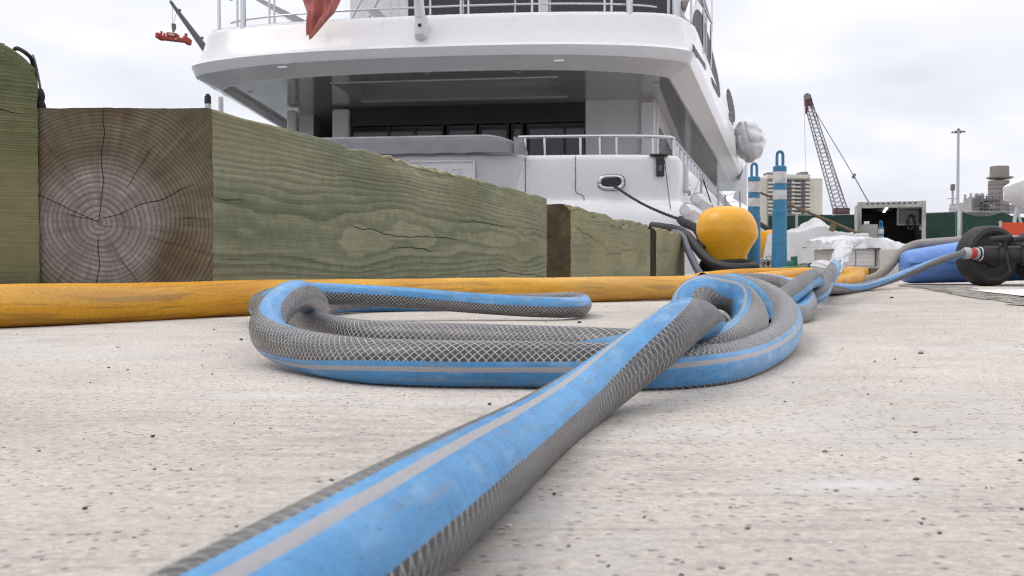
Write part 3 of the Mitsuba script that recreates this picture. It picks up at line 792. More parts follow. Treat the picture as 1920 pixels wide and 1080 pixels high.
# beyond the stern the lower hull does not jut out: build the two separately
yp('hull', outward(band(HO, prof[6:])), 'yacht_white', smooth=35)
yp('stern_platform', outward(band(HO, prof[:7])), 'yacht_white', smooth=40)
inner = sg.Polygon(inset(HO, 0.19))
yp('main_deck', cap(inner, 0.70), 'teak')
# middle of the transom: proud block, with the recess that holds the name
TB = make_outline(1.72, -1.20, 0.45, 4.0, end=0.2, m=20, crown=0.03)
k0 = len(TB)
tbw = outward(band(TB, [(0.16, 0.95), (0.10, 1.10), (0.06, 1.30), (0.0, 1.66), (0.02, 1.72), (0.08, 1.75), (0.4, 1.75)]), (0, 1, 1.4))
yp('transom_block', tbw, 'wall_white', smooth=40)
yp('transom_top', cap(sg.Polygon(inset(TB, 0.05)), 1.748), 'wall_white')
# name plate: a shallow frame with raised letters on it
def transom_face(px, py):
    return yloc(px, py, a=-1.20)
n0, n1 = transom_face(770, 305), transom_face(888, 350)
pl = box((n0[0], -1.215, n1[2] - 0.05), (n1[0], -1.205, n0[2]), 0.0)
yp('name_recess', pl, 'wall_white')
fr = [box((n1[0], -1.24, n1[2] - 0.05), (n1[0] + 0.02, -1.20, n0[2] + 0.02)), box((n0[0], -1.24, n0[2]), (n1[0], -1.20, n0[2] + 0.02))]
for f_ in fr:
    yp('recess_edge', f_, 'wall_white')
l0 = transom_face(832, 330)
lt = meshkit.text_mesh('ACE', 0.105, 0.012)
lt.apply_transform(trimesh.transformations.rotation_matrix(math.pi / 2, [1, 0, 0]))
lt.apply_translation([l0[0], -1.216, l0[2]])
yp('lettering', lt, 'steel_dull', label='metal capitals ending in ACE on the transom')
ll = meshkit.text_mesh('L', 0.105, 0.012)
ll.apply_transform(trimesh.transformations.rotation_matrix(math.pi / 2, [1, 0, 0]))
ll.apply_translation([l0[0] - 0.085, -1.216, l0[2]])
yp('lettering', ll, 'steel_dull')
# seams of the gate and of the stern
def on_hull(px, py, out=0.004):
    """The point of the stern (right of the middle) seen at a pixel, out metres proud of it."""
    o = inset(HO, -out)
    o = o[(o[:, 0] > 0) & (o[:, 1] < -0.25)]
    o = o[np.argsort(o[:, 0])]
    a = -0.95
    for _ in range(30):
        q = yloc(px, py, a=a)
        a = np.interp(q[0], o[:, 0], o[:, 1])
    return yloc(px, py, a=a)
for px_, seq in (('a', [(985, 294), (985, 360), (985, 388)]), ('b', [(1079, 293), (1079, 320), (1079, 345), (1079.5, 360), (1082, 363), (1088, 363.5), (1093, 366), (1095, 372), (1094, 385), (1092, 405)])):
    yp('seam', pipe([on_hull(*q) for q in seq], 0.006, 0.05, 6), 'seam_grey')
# fairlead: polished oval ring round a dark hole
c = on_hull(1146, 342, 0.012)
ov = lambda rx, rz, a_, off: np.array([c[0] + np.sign(math.cos(a_)) * abs(math.cos(a_)) ** 0.6 * rx, c[1] + off, c[2] + np.sign(math.sin(a_)) * abs(math.sin(a_)) ** 0.8 * rz])
fl = put('fairlead', yb(tube([ov(0.165, 0.085, a_, 0.0) for a_ in np.linspace(0, 2 * np.pi, 60)], 0.027, 12)), 'steel', yt, smooth=True)
put('outer_ring', yb(tube([ov(0.195, 0.112, a_, 0.006) for a_ in np.linspace(0, 2 * np.pi, 60)], 0.008, 8)), 'seam_grey', fl, smooth=True)
hole = trimesh.convex.convex_hull(np.array([ov(0.15, 0.072, a_, o_) for a_ in np.linspace(0, 2 * np.pi, 40) for o_ in (0.003, -0.009)]))
put('opening', yb(hole), 'black_trim', fl)
# black box hung over the bulwark and its line
q = on_hull(1238, 312, 0.03)
bx = yp('fender_box', obox((q[0], q[1] - 0.01, q[2]), (0.115, 0.07, 0.29), 0.012), 'black_trim')
put('strap', yb(obox((q[0] - 0.02, q[1] + 0.05, q[2] + 0.165), (0.26, 0.18, 0.03), 0.008)), 'black_trim', bx)
put('patch', yb(obox((q[0], q[1] - 0.05, q[2] - 0.03), (0.05, 0.008, 0.09))), 'seam_grey', bx)
put('line', yb(tube([on_hull(1246, 300, 0.06), on_hull(1253, 360, 0.05), on_hull(1262, 428, 0.26)], 0.006, 6)), 'rope_black', bx)
# grey vent panel and round port on the right quarter
def slanted(px, py, s0, a0):
    """Where the ray meets the upright plane s = s0 + 0.136 (a - a0)."""
    d = ray(px, py)
    o = np.array([0, 0, CAM_H]) - YO
    n = YS - 0.136 * YA
    k = (s0 - 0.136 * a0 - o @ n) / (d @ n)
    p = o + d * k
    return np.array([p @ YS, p @ YA, p[2]])
def on_side(px, py, out=0.01):
    """The point of the right bulwark seen at a pixel, out metres proud of it."""
    return slanted(px, py, 3.96 + out, -0.25)
q = on_side(1286, 335, 0.02)
yp('side_panel', obox(q, (0.05, 0.30, 0.42), 0.01, yaw=-0.14), 'steel_dull')
q = on_side(1292, 357, 0.05)
yp('side_port', trimesh.creation.cylinder(0.085, 0.05, 24, transform=trimesh.transformations.translation_matrix(q) @ trimesh.transformations.rotation_matrix(math.pi / 2, [0, 1, 0])), 'steel', smooth=40)
for (ax, ay, bx_, by_) in ((1284, 392, 1318, 412), (1305, 372, 1326, 388)):
    q0, q1 = on_side(ax, ay, 0.22), on_side(bx_, by_, 0.22)
    yp('fender', tube([q0, q0 + (q1 - q0) * 0.1, q1 - (q1 - q0) * 0.1, q1], [0.06, 0.10, 0.10, 0.06], 16), 'wall_white', smooth=50)

# rail on the bulwark
RO = inset(HO, 0.10)
nR = len(RO)
mid = nR // 2
def deck_rail(o, z0, z1, r, i0, i1, posts, name, wires=()):
    path = np.c_[o[i0:i1], np.full(i1 - i0, z1)]
    key = yp(name, tube(path, r, 10), 'steel', smooth=True)
    for z in wires:
        put('wire', yb(tube(np.c_[o[i0:i1], np.full(i1 - i0, z)], r * 0.45, 8)), 'steel', key, smooth=True)
    L = np.r_[0, np.cumsum(np.linalg.norm(np.diff(path, axis=0), axis=1))]
    for s in posts:
        p = np.array([np.interp(s, L, path[:, k]) for k in range(3)])
        put('stanchion', yb(bar((p[0], p[1], z0), (p[0], p[1], z1), r * 0.72, 8)), 'steel', key, smooth=True)
    return key, L[-1]
# right half from the middle of the stern (s = 1.6) forward
i_s = int(np.argmin(np.abs(RO[:mid + 1, 0] - 1.66) + (RO[:mid + 1, 1] > 0) * 50))
right = RO[:i_s + 1][::-1]
keep = right[right[:, 1] < 17]
path = np.c_[keep, np.full(len(keep), 1.985)]
rk = yp('bulwark_rail', tube(path, 0.024, 10), 'steel', smooth=True)
L = np.r_[0, np.cumsum(np.linalg.norm(np.diff(path, axis=0), axis=1))]
for s in [0.10, 0.38, 0.90, 1.18, 1.42, 1.95, 2.35] + list(np.arange(2.5, L[-1], 0.62)):
    p = np.array([np.interp(s, L, path[:, k_]) for k_ in range(3)])
    put('stanchion', yb(bar((p[0], p[1], 1.71), (p[0], p[1], 1.98), 0.018 if s < 2.4 else 0.03, 8)), 'steel', rk, smooth=True)

# deckhouse: bulkhead, glass doors, pillars
BA = 3.55
yp('saloon_bulkhead', box((2.30, BA, 0.70), (3.62, BA + 0.3, 3.30), 0.02), 'wall_white')
yp('corner_pillar', box((3.34, BA - 0.10, 0.70), (3.60, BA - 0.003, 3.19), 0.02), 'yacht_white')
yp('bulkhead_panel', box((2.62, BA - 0.012, 0.75), (3.30, BA - 0.003, 2.98), 0.004), 'wall_white')
yp('door_header', box((-2.45, BA + 0.06, 2.86), (2.298, BA + 0.3, 3.45)), 'black_trim')
gx = [-2.3, -1.55, -1.02, -0.48, -0.36, 0.18, 0.27, 0.80, 0.90, 1.08, 1.20, 1.90, 2.29]
for i in range(len(gx) - 1):
    if gx[i + 1] - gx[i] > 0.15:
        dk = yp('door_pane', box((gx[i] + 0.025, BA + 0.10, 0.72), (gx[i + 1] - 0.025, BA + 0.115, 2.84)), 'dark_glass')
for x in gx:
    yp('door_frame', box((x - 0.024, BA + 0.07, 0.72), (x + 0.024, BA + 0.16, 2.858)), 'black_trim')
yp('saloon_back', box((-2.5, BA + 0.32, 0.70), (2.4, BA + 0.40, 3.4)), 'container_dark')
yp('pillar', box((-2.66, BA - 0.05, 0.70), (-2.33, BA + 0.32, 3.19), 0.03), 'wall_white')
yp('pillar', box((-3.60, BA - 0.02, 0.70), (-3.42, BA + 0.22, 3.19), 0.03), 'wall_white')
# sides of the deckhouse
for sg_ in (1, -1):
    sw = loft([np.array([[sg_ * (3.62 + 0.085 * (a - BA)), a, 0.70], [sg_ * (3.62 + 0.085 * (a - BA)), a, 3.3], [sg_ * (3.30 + 0.085 * (a - BA)), a, 3.3], [sg_ * (3.30 + 0.085 * (a - BA)), a, 0.70]]) for a in (BA + (0.302 if sg_ > 0 else 0.9), 20.0)], True, True)
    if sw.volume < 0: sw.invert()
    yp('deckhouse_side', sw, 'wall_white')
    for j, (wa, wb) in enumerate(((4.5, 6.2), (6.35, 8.6), (8.75, 11.5), (11.7, 15.0))):
        wv = [(sg_ * (3.632 + 0.085 * (a - BA)), a, z) for a in (wa, wb) for z in (1.55, 2.85)]
        wq = hullm(wv + [(x - sg_ * 0.02, a, z) for x, a, z in wv])
        yp('side_window', wq, 'dark_glass')
yp('forward_bulkhead', box((-5.9, 19.8, 0.7), (5.9, 20.0, 3.3)), 'wall_white')

# the overhanging upper deck
UO = make_outline(4.20, 0.0, 0.72, 2.7, crown=0.12)
zb = 3.235
def overhang():
    rings = []
    for d, z, c_ in [(0.40, zb, 0.0), (0.385, zb - 0.022, 0.10), (0.35, zb - 0.022, 0.10), (0.33, zb - 0.004, 0.10), (0.085, 3.375, 0.10), (0.06, 3.385, 0.10), (0.05, 3.40, 0.10), (0.0, 3.52, 0.06), (0.0, 3.53, 0.06), (0.012, 3.54, 0.06)]:
        o_ = inset(UO, d)
        rings.append(np.c_[o_, z - camber(o_, c_)])
    return outward(loft(rings, closed=False))
yp('overhang', overhang(), 'yacht_white', smooth=30)
def coaming():
    """Slopes inwards across the stern, stands nearly upright along the sides."""
    rings = []
    for d, z in [(0.012, 3.54), (0.08, 3.60), (0.20, 3.82), (0.29, 4.02), (0.34, 4.09), (0.41, 4.125), (0.54, 4.125), (0.57, 4.09), (0.57, 3.5)]:
        o0, o1 = inset(UO, d), inset(UO, d * 0.14 if d < 0.4 else 0.06 + (d - 0.41) * 1.2)
        k = np.clip((o0[:, 1] - 0.25) / 1.8, 0, 1)[:, None]
        k = k * k * (3 - 2 * k)
        rings.append(np.c_[o0 * (1 - k) + o1 * k, z - camber(o0, 0.06 * (z < 3.62) + 0.03 * (3.62 < z < 3.9))])
    return outward(loft(rings, closed=False))
yp('coaming', coaming(), 'yacht_white', smooth=40)
pan = inset(UO, 0.395)
tray = sg.box(-1.9, 1.15, 2.0, 2.95)
deckpoly = sg.Polygon(pan)
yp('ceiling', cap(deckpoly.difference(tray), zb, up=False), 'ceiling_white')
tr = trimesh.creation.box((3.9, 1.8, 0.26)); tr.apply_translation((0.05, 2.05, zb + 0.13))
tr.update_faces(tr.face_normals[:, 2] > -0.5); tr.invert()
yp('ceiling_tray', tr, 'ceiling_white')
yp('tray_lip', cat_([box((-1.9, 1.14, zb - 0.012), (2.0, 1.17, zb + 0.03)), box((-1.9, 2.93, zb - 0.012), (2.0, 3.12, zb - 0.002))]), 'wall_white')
yp('upper_deck', cap(sg.Polygon(inset(UO, 0.54)), 3.62), 'teak')
for (px, py) in ((1214 // 1, 139), (972, 136), (1143, 186), (1230, 154), (1290, 178), (800, 138), (470, 172), (508, 210)):
    q = yloc(px, py, a=1.0)
    d = ray(px, py); kk = (zb - CAM_H) / d[2]
    w = np.array([0, 0, CAM_H]) + d * kk - YO
    yp('ceiling_lamp', trimesh.creation.cylinder(0.045, 0.012, 20, transform=trimesh.transformations.translation_matrix((w @ YS, w @ YA, zb - 0.004))), 'steel_dull')
for (px, py) in ((531, 127), (1048, 115)):
    q = yloc(px, py, a=0.12)
    yp('bevel_light', obox((q[0], q[1] - 0.02, q[2]), (0.15, 0.05, 0.035), 0.008), 'wall_white')
# panel seams on the coaming
for px in (1067, 964, 838, 720, 507):
    t0, t1 = yloc(px, 28 + (960 - px) * 0.02, a=0.36), yloc(px - 5, 43 + (960 - px) * 0.02, a=0.23)
    yp('coaming_seam', bar(t0, t1, 0.004, 6), 'wall_white')

# upper deck rails
RU = inset(UO, 0.46)
mu = len(RU) // 2
aft_idx = [i for i in range(len(RU)) if RU[i, 1] < 1.0]
pa = np.c_[RU[aft_idx], np.full(len(aft_idx), 4.27)]
ur = yp('deck_rail', tube(pa, 0.016, 10), 'steel', smooth=True)
put('upper_rail', yb(tube(pa + [0, 0, 0.40], 0.024, 10)), 'steel', ur, smooth=True)
for px, r in ((500, 0.018), (510, 0.020), (735, 0.020), (750, 0.020), (809, 0.018), (866, 0.018), (880, 0.018), (998, 0.020), (1012, 0.020), (1133, 0.020), (1146, 0.020), (1255, 0.024), (430, 0.02)):
    q = yloc(px, 20, a=0.55)
    i = np.argmin(np.abs(RU[:, 0] - q[0]) + (RU[:, 1] > 1.2) * 50)
    put('stanchion', yb(bar((q[0], RU[i, 1], 3.98), (q[0], RU[i, 1], 4.75), r, 10)), 'steel', ur, smooth=True)
for px, r in ((456, 0.045), (1180, 0.055), (1267, 0.06)):
    q = yloc(px, 30, a=0.62 if px != 1267 else 0.95)
    yp('awning_post', bar((q[0], q[1], 3.97), (q[0], q[1], 5.6), r, 16), 'steel', smooth=True)
q = yloc(411, 50, a=1.35)
yp('awning_post', bar((q[0], q[1], 3.92), (q[0], q[1], 5.6), 0.028, 12), 'steel', smooth=True)
# flagstaff and its socket
q = yloc(790, 50, a=0.14)
fs = yp('flagstaff', tube([(q[0] - 0.01, 0.10, 4.02), (q[0] - 0.03, 0.0, 4.5), (q[0] - 0.06, -0.15, 5.2)], [0.085, 0.07, 0.06], 16), 'yacht_white', smooth=True)
put('socket', yb(tube([(q[0], 0.06, 3.68), (q[0], 0.09, 3.72), (q[0], 0.14, 4.0), (q[0], 0.14, 4.04)], [0.06, 0.10, 0.11, 0.09], 24)), 'wall_white', fs, smooth=40)
put('latch', yb(obox((q[0] + 0.005, 0.012, 3.87), (0.05, 0.03, 0.05))), 'black_trim', fs)
# upper saloon
yp('upper_saloon', box((-2.55, 4.35, 3.6), (4.1, 15.0, 6.0)), 'yacht_white')
ux = [-1.35, -0.2, 0.85, 1.55, 2.75, 3.98]
for i in range(len(ux) - 1):
    yp('upper_window', box((ux[i] + 0.02, 4.325, 3.65), (ux[i + 1] - 0.02, 4.347, 5.6)), 'dark_glass')
yp('window_post', box((1.35, 4.25, 3.62), (1.52, 4.32, 5.8)), 'wall_white')
yp('upper_side_bench', box((3.0, 3.3, 3.63), (3.95, 4.2, 4.55), 0.05), 'canvas_grey')
# steps at the left, behind the rail
for k_ in range(6):
    yp('step', box((-2.5 + 0.14 * k_, 3.0, 3.75 + 0.24 * k_), (-2.3 + 0.14 * k_, 3.7, 3.79 + 0.24 * k_)), 'wall_white')
for yy in (2.98, 3.72):
    yp('step_rail', bar((-2.75, yy, 3.65), (-1.75, yy, 5.4), 0.022, 8), 'steel', smooth=True)
yp('upper_awning', hullm([(-3.6, 2.0, 4.95), (-2.5, 2.0, 4.30), (-2.5, 4.3, 4.30), (-3.6, 4.3, 4.95), (-3.6, 2.0, 5.02), (-2.4, 2.0, 4.42), (-2.4, 4.3, 4.42), (-3.6, 4.3, 5.02)]), 'ceiling_white')

# right side of the upper deck: white side screen with a long dark window, slots, an oval opening
def side_s(a, off=0.0):
    return 4.20 + widen(a - 0.84) - 0.12 + off
def side_poly(pts, off, thick, name, bsdf):
    """A plate along the right side of the upper deck, its outline given as (a, z)."""
    dense = []
    for i in range(len(pts)):
        p, q = np.array(pts[i]), np.array(pts[(i + 1) % len(pts)])
        n = max(1, int(np.linalg.norm(q - p) / 0.25))
        dense += [p + (q - p) * k_ / n for k_ in range(n)]
    v, f = trimesh.creation.triangulate_polygon(sg.Polygon(dense), engine='earcut')
    ext = trimesh.creation.extrude_triangulation(v, f, 1.0)
    vv = np.asarray(ext.vertices)
    ext.vertices = np.c_[side_s(vv[:, 0]) + off + (vv[:, 2] - 1) * thick, vv[:, :2]]
    if ext.volume < 0:
        ext.invert()
    return yp(name, ext, bsdf)
def curve2(pts, n=60):
    pts = np.array(pts, float)
    c = PchipInterpolator(pts[:, 0], pts[:, 1])
    x = np.linspace(pts[0, 0], pts[-1, 0], n)
    return np.c_[x, c(x)].tolist()
top_edge = curve2([(1.3, 4.08), (1.9, 4.50), (2.6, 4.80), (4.0, 4.97), (5.3, 4.93), (7.0, 4.79), (9.9, 4.55), (10.8, 4.56), (12.0, 4.90), (13.4, 5.16), (15.0, 5.28), (17.0, 5.22), (18.5, 4.98), (20.0, 4.66), (22, 4.45), (25, 4.35)], 110)
side_poly(top_edge + [(25, 3.9), (1.3, 3.9)], 0.0, 0.10, 'side_screen', 'yacht_white')
win = curve2([(1.75, 4.15), (2.1, 4.44), (2.8, 4.68), (4.0, 4.82), (5.3, 4.79), (7.0, 4.66), (8.6, 4.48), (9.2, 4.2)], 50)
side_poly(win + [(9.0, 4.13)], 0.012, 0.008, 'screen_window', 'screen_dark')
side_poly([(14.2 + 2.3 * math.cos(t_), 4.80 + 0.33 * math.sin(t_)) for t_ in np.linspace(0, 2 * np.pi, 48)[:-1]], 0.012, 0.008, 'oval_port', 'screen_dark')
def flank(px, py, out=0.0):
    """The point of the right flank of the upper deck seen at a pixel."""
    return slanted(px, py, 4.20 - 0.03 + out, 0.84)
for quad in ([(1300, 83), (1323, 121), (1323.5, 132), (1303, 101)], [(1335, 145), (1350, 173), (1350, 183), (1337, 158)], [(1366.5, 211), (1374, 226), (1375, 235), (1369, 224)]):
    pts = [flank(px, py, 0.012) for px, py in quad]
    pts += [p - np.array([0.02, 0, 0]) for p in pts]
    yp('flank_slot', hullm(pts), 'seam_grey')
# rails that climb forward on the right side
def s_rail(seq, a_list, r, name='side_rail'):
    return yp(name, pipe([yloc(px, py, a=a) for (px, py), a in zip(seq, a_list)], r, 0.05, 8), 'steel', smooth=True)
for px, y0, y1, a in ((1296, -20, 55, 1.5), (1319, -20, 101, 3.1), (1333, 46, 128, 4.3)):
    q0, q1 = yloc(px, y0, a=a), yloc(px, y1, a=a)
    yp('rail_post', bar(q0, q1, 0.02, 8), 'steel', smooth=True)
s_rail([(1262, -14), (1268, 2), (1281, 30), (1295, 52)], (1.0, 1.1, 1.3, 1.5), 0.022)
s_rail([(1312, -20), (1320, 12), (1334, 42)], (2.2, 3.1, 4.3), 0.022)
s_rail([(1316, -20), (1323, 8), (1335, 44)], (2.6, 3.3, 4.4), 0.02)
yp('radio_whip', bar(yloc(1335, -20, a=4.5), yloc(1335, 60, a=4.5), 0.010, 6), 'wall_white')
# lounge seen above the screen
yp('lounge', box((4.05, 4.4, 4.13), (4.62, 7.5, 5.12), 0.12), 'band_white')
yp('lounge_cushion', box((4.08, 4.5, 5.13), (4.60, 7.4, 5.36), 0.06), 'hose_tan')
# plastic-wrapped bulge (stowed on the side) with its little rail
def wrapped():
    m = trimesh.creation.icosphere(4, 1.0)
    v = np.array(m.vertices)
    c = yloc(1404, 264, a=16.0)
    n = meshkit.fbm(v * 1.6 + 4, 2, 5) - 0.5
    ridge = np.abs(meshkit.noise(v * 1.7 + 9, 8) - 0.5)
    rr = 1 + 0.30 * n - 0.10 * np.clip(1 - ridge / 0.12, 0, 1)
    v = v * rr[:, None] * np.array([0.50, 0.95, 0.66])
    v[:, 0] += 0.20 * np.clip(v[:, 2], -1, 1) * -0.5
    m.vertices = v + c
    return m
wk = solo('wrapped_tender', yb(wrapped()), 'wrap_white', 'white plastic-wrapped bulge hanging on the right side of the yacht', 'wrapped equipment', smooth=True)
cw = yloc(1404, 264, a=16.0)
yp('small_rail', pipe([yloc(1401, 229, a=15.5), yloc(1408, 232, a=15.5), yloc(1419, 238, a=15.5), yloc(1424, 246, a=15.5), yloc(1423, 250, a=15.5)], 0.02, 0.05, 8), 'steel_dull', smooth=True)
yp('forward_side', hullm([yloc(1374, 372, a=19.0), yloc(1400, 300, a=19.5), yloc(1402, 322, a=19.5), yloc(1400, 386, a=19.0), yloc(1374, 372, a=21.0), yloc(1400, 300, a=21.0), yloc(1400, 386, a=21.0)]), 'yacht_white')
# side gate stanchions and guard lines along the right bulwark
gk = None
gp = [on_side(px, py, 0.12) for px, py in ((1315, 362), (1347, 385), (1362, 392), (1388, 398))]
tops = [on_side(px, py, 0.12) for px, py in ((1315, 328), (1347, 352), (1359, 366), (1387, 358))]
for b_, t_ in zip(gp, tops):
    gk = yp('gate_stanchion', bar(b_, t_, 0.022, 8), 'steel_dull', smooth=True)
for f0, f1 in ((0.95, 0.95), (0.5, 0.5)):
    yp('guard_line', tube([b_ + (t_ - b_) * f0 for b_, t_ in zip(gp, tops)], 0.009, 6), 'steel_dull')
yp('guard_line', tube([tops[0], on_side(1336, 388, 0.15)], 0.012, 6), 'rope_black')
yp('guard_line', tube([tops[0], on_side(1300, 368, 0.1)], 0.008, 6), 'steel_dull')
# left side of the main deck: dark capped post and pale post beside it
for px, top, r, a in ((389.5, 176, 0.062, 3.4), (414, 182, 0.05, 3.9)):
    q = yloc(px, top, a=a)
    yp('quarter_post', bar((q[0], q[1], 0.7), q - [0, 0, 0.2 if px < 400 else 0], r, 16), 'wall_white', smooth=40)
    if px < 400:
        yp('post_cap', tube([q - [0, 0, 0.2], q - [0, 0, 0.06], q], [r * 1.03, r * 1.03, r * 0.5], 16), 'black_trim', smooth=40)

# grey canvas cover over the middle of the transom
def cover():
    s0, s1 = -1.9, 1.62
    def fn(u, v):
        s = s0 + (s1 - s0) * u
        # v runs from the hem at the stern, over the top, forward
        k = np.array([(-1.275, 1.70), (-1.27, 1.80), (-1.265, 1.90), (-1.255, 1.955), (-1.22, 1.978), (-0.6, 1.985), (0.0, 1.98), (0.08, 1.94), (0.1, 1.72)])
        kk = np.linspace(0, 1, len(k))
        a, z = np.interp(v, kk, k[:, 0]), np.interp(v, kk, k[:, 1])
        e = np.clip((u - 0.86) / 0.14, 0, 1)
        z = z - 0.11 * e ** 2.2 * (v > 0.15) * np.clip(z - 1.68, 0, 1) / 0.3
        a = a + 0.16 * e ** 2
        g = np.stack([s * 3, a * 5, z * 4], -1)
        w = (meshkit.fbm(g, 3, 3) - 0.5) * 0.012
        hem = (v < 0.02) * 0.008 * np.sin(s * 13)
        return np.stack([s, a - w * 0.8, z + w * 0.5 + hem], -1)
    return cloth(120, 60, fn)
ck = solo('canvas_cover', yb(cover()), 'canvas_grey', 'grey canvas cover stretched over the middle of the yacht transom', 'cover', smooth=True)
fl_ = [(1.62 + 0.10, -1.14, 1.92), (1.79, -1.10, 1.68), (1.60, -1.2, 1.70), (1.58, -1.16, 1.95)]
put('corner_flap', yb(hullm(fl_ + [(x, a + 0.02, z) for x, a, z in fl_])), 'canvas_grey', ck)
put('hem_cord', yb(tube([(s, -1.285, 1.715 + 0.004 * math.sin(s * 13)) for s in np.linspace(-1.9, 1.5, 40)], 0.007, 6)), 'seam_grey', ck)

# red flag hanging from the staff
def flag():
    def fn(u, v):
        w0, w1 = 0.42, 0.03
        w = w0 * (1 - v) ** 0.8 + w1
        cx = 0.02 + 0.0 * v - 0.16 * np.clip((v - 0.62) / 0.38, 0, 1) + 0.12 * np.sin(np.pi * np.clip(v, 0, 0.7) / 0.7) * 0.4
        s = cx + (u - 0.5) * 2 * w
        fold = 0.10 * np.sin(u * 11 + v * 3) * (0.4 + 0.6 * v) * (w / w0) ** 0.6 + 0.06 * np.sin(u * 23 - v * 6) * (w / w0)
        z = 4.55 - v * 0.98 + 0.04 * np.sin(u * 6)
        return np.stack([s, fold, z], -1)
    m = cloth(70, 70, fn)
    q = yloc(597, 20, a=-0.15)
    m.apply_translation([q[0] - 0.02, q[1], 0.13])
    return m
solo('red_flag', yb(flag()), 'flag_red', 'faded red flag hanging in a bunch over the white stern of the yacht', 'flag', smooth=True)
# ------------------------------------------------------------------ tank with wheels and valves (right)
t = thing('wheeled_tank', 'blue portable waste tank with black wheels and valves at the right', 'tank')
cx, cy, cz = 2.56, 5.34, 0.138
def sup(n, a, b, e=3.2):
    th = np.arange(n) / n * 2 * np.pi
    return np.c_[np.sign(np.cos(th)) * np.abs(np.cos(th)) ** (2 / e) * a, np.sign(np.sin(th)) * np.abs(np.sin(th)) ** (2 / e) * b]
rings = []
for x, k in ((-0.375, 0.05), (-0.374, 0.62), (-0.368, 0.80), (-0.352, 0.92), (-0.33, 0.975), (-0.30, 1.0), (-0.1, 1.01), (0.1, 1.015), (0.32, 1.0), (0.36, 0.95), (0.375, 0.8), (0.378, 0.05)):
    q = sup(56, 0.20 * k, 0.122 * k, 2.5)
    q[:, 1] = (q[:, 1] + 0.122) * np.interp(x, [-0.375, 0.10], [0.76, 1.0]) - 0.122
    rings.append(np.c_[np.full(56, x), q])
m = loft(rings)
if m.volume < 0: m.invert()
R = trimesh.transformations.euler_matrix(0, -0.035, -0.30, 'sxyz')
R[:3, 3] = (cx, cy, cz)
m.apply_transform(R)
put('body', m, 'tank_blue', t, smooth=50)
def tk(mm):
    mm.apply_transform(R)
    return mm
for z in (0.045, -0.03):
    pass
for zz in (-0.005,):
    put('rib', tk(box((-0.35, -0.2065, zz - 0.004), (0.34, -0.192, zz + 0.004), 0.002)), 'tank_blue', t)
def wheel(px, py, y):
    c = at(px, py, y)
    c[2] = 0.156
    w = put('wheel', trimesh.creation.revolve(np.array([(0.0, -0.03), (0.05, -0.032), (0.06, -0.022), (0.105, -0.022), (0.112, -0.038), (0.128, -0.044), (0.146, -0.038), (0.155, -0.02), (0.156, 0.0), (0.156, 0.055), (0.146, 0.07), (0.11, 0.07), (0.0, 0.06)]), sections=56,
            transform=trimesh.transformations.translation_matrix(c) @ trimesh.transformations.rotation_matrix(0.20, [0, 0, 1]) @ trimesh.transformations.rotation_matrix(-math.pi / 2, [1, 0, 0])), 'rubber_black', t, smooth=35)
    return c
c1 = wheel(1855, 481, 4.96)
c2 = wheel(1962, 481, 4.98)
put('axle', bar(c1 + [0.02, 0.03, 0], c2 + [0.3, 0.03, 0], 0.016, 12), 'rubber_black', t, smooth=True)
# manifold pipe with two lever valves in front of the wheels
P0, P1 = at(1842, 476, 4.86), at(2010, 478, 4.72)
dd = (P1 - P0) / np.linalg.norm(P1 - P0)
pp = put('manifold', tube([P0, P0 + dd * 0.002, P0 + dd * 0.2, P1], [0.038, 0.042, 0.042, 0.042], 24), 'rubber_black', t, smooth=True)
for k_ in (0.085, 0.185):
    b = P0 + dd * k_
    put('valve_flange', tube([b - dd * 0.012, b + dd * 0.012], 0.054, 24), 'rubber_black', pp, smooth=30)
    put('lever', tube([b + [0, -0.05, 0.015], b + [0.005, -0.062, -0.05], b + [0.01, -0.06, -0.088]], [0.010, 0.008, 0.015], 10), 'rubber_black', pp, smooth=True)
    put('handle', tube([b + [-0.07, -0.03, 0.073], b + [0.0, -0.045, 0.078], b + [0.025, -0.05, 0.082]], [0.014, 0.016, 0.02], 12), 'rubber_black', pp, smooth=True)
    put('stem', tube([b + [0, -0.03, 0.03], b + [0, -0.042, 0.075]], 0.015, 10), 'rubber_black', pp, smooth=True)
put('end_cap', tube([P0 + dd * 0.235, P0 + dd * 0.262], 0.0445, 20), 'coupling_red', pp, smooth=30)
# coupling between hose and manifold
ct = thing('hose_coupling', 'grey and red coupling joining the striped hose to the black valves', 'coupling')
Q0 = at(1806, 474.5, 4.84)
d2 = (P0 - Q0) / np.linalg.norm(P0 - Q0)
LQ = np.linalg.norm(P0 - Q0)
put('clamp', tube([Q0, Q0 + d2 * 0.01, Q0 + d2 * 0.03], [0.024, 0.030, 0.030], 20), 'coupling_grey', ct, smooth=35)
put('red_sleeve', tube([Q0 + d2 * 0.032, Q0 + d2 * 0.06], 0.027, 20), 'coupling_red', ct, smooth=35)
put('collar', tube([Q0 + d2 * 0.061, Q0 + d2 * 0.078], 0.031, 20), 'coupling_grey', ct, smooth=35)
put('white_ring', tube([Q0 + d2 * 0.086, Q0 + d2 * 0.093], 0.036, 20), 'sign_white', ct, smooth=35)
put('black_ring', tube([Q0 + d2 * 0.0785, Q0 + d2 * 0.0858], 0.034, 20), 'rubber_black', ct, smooth=35)

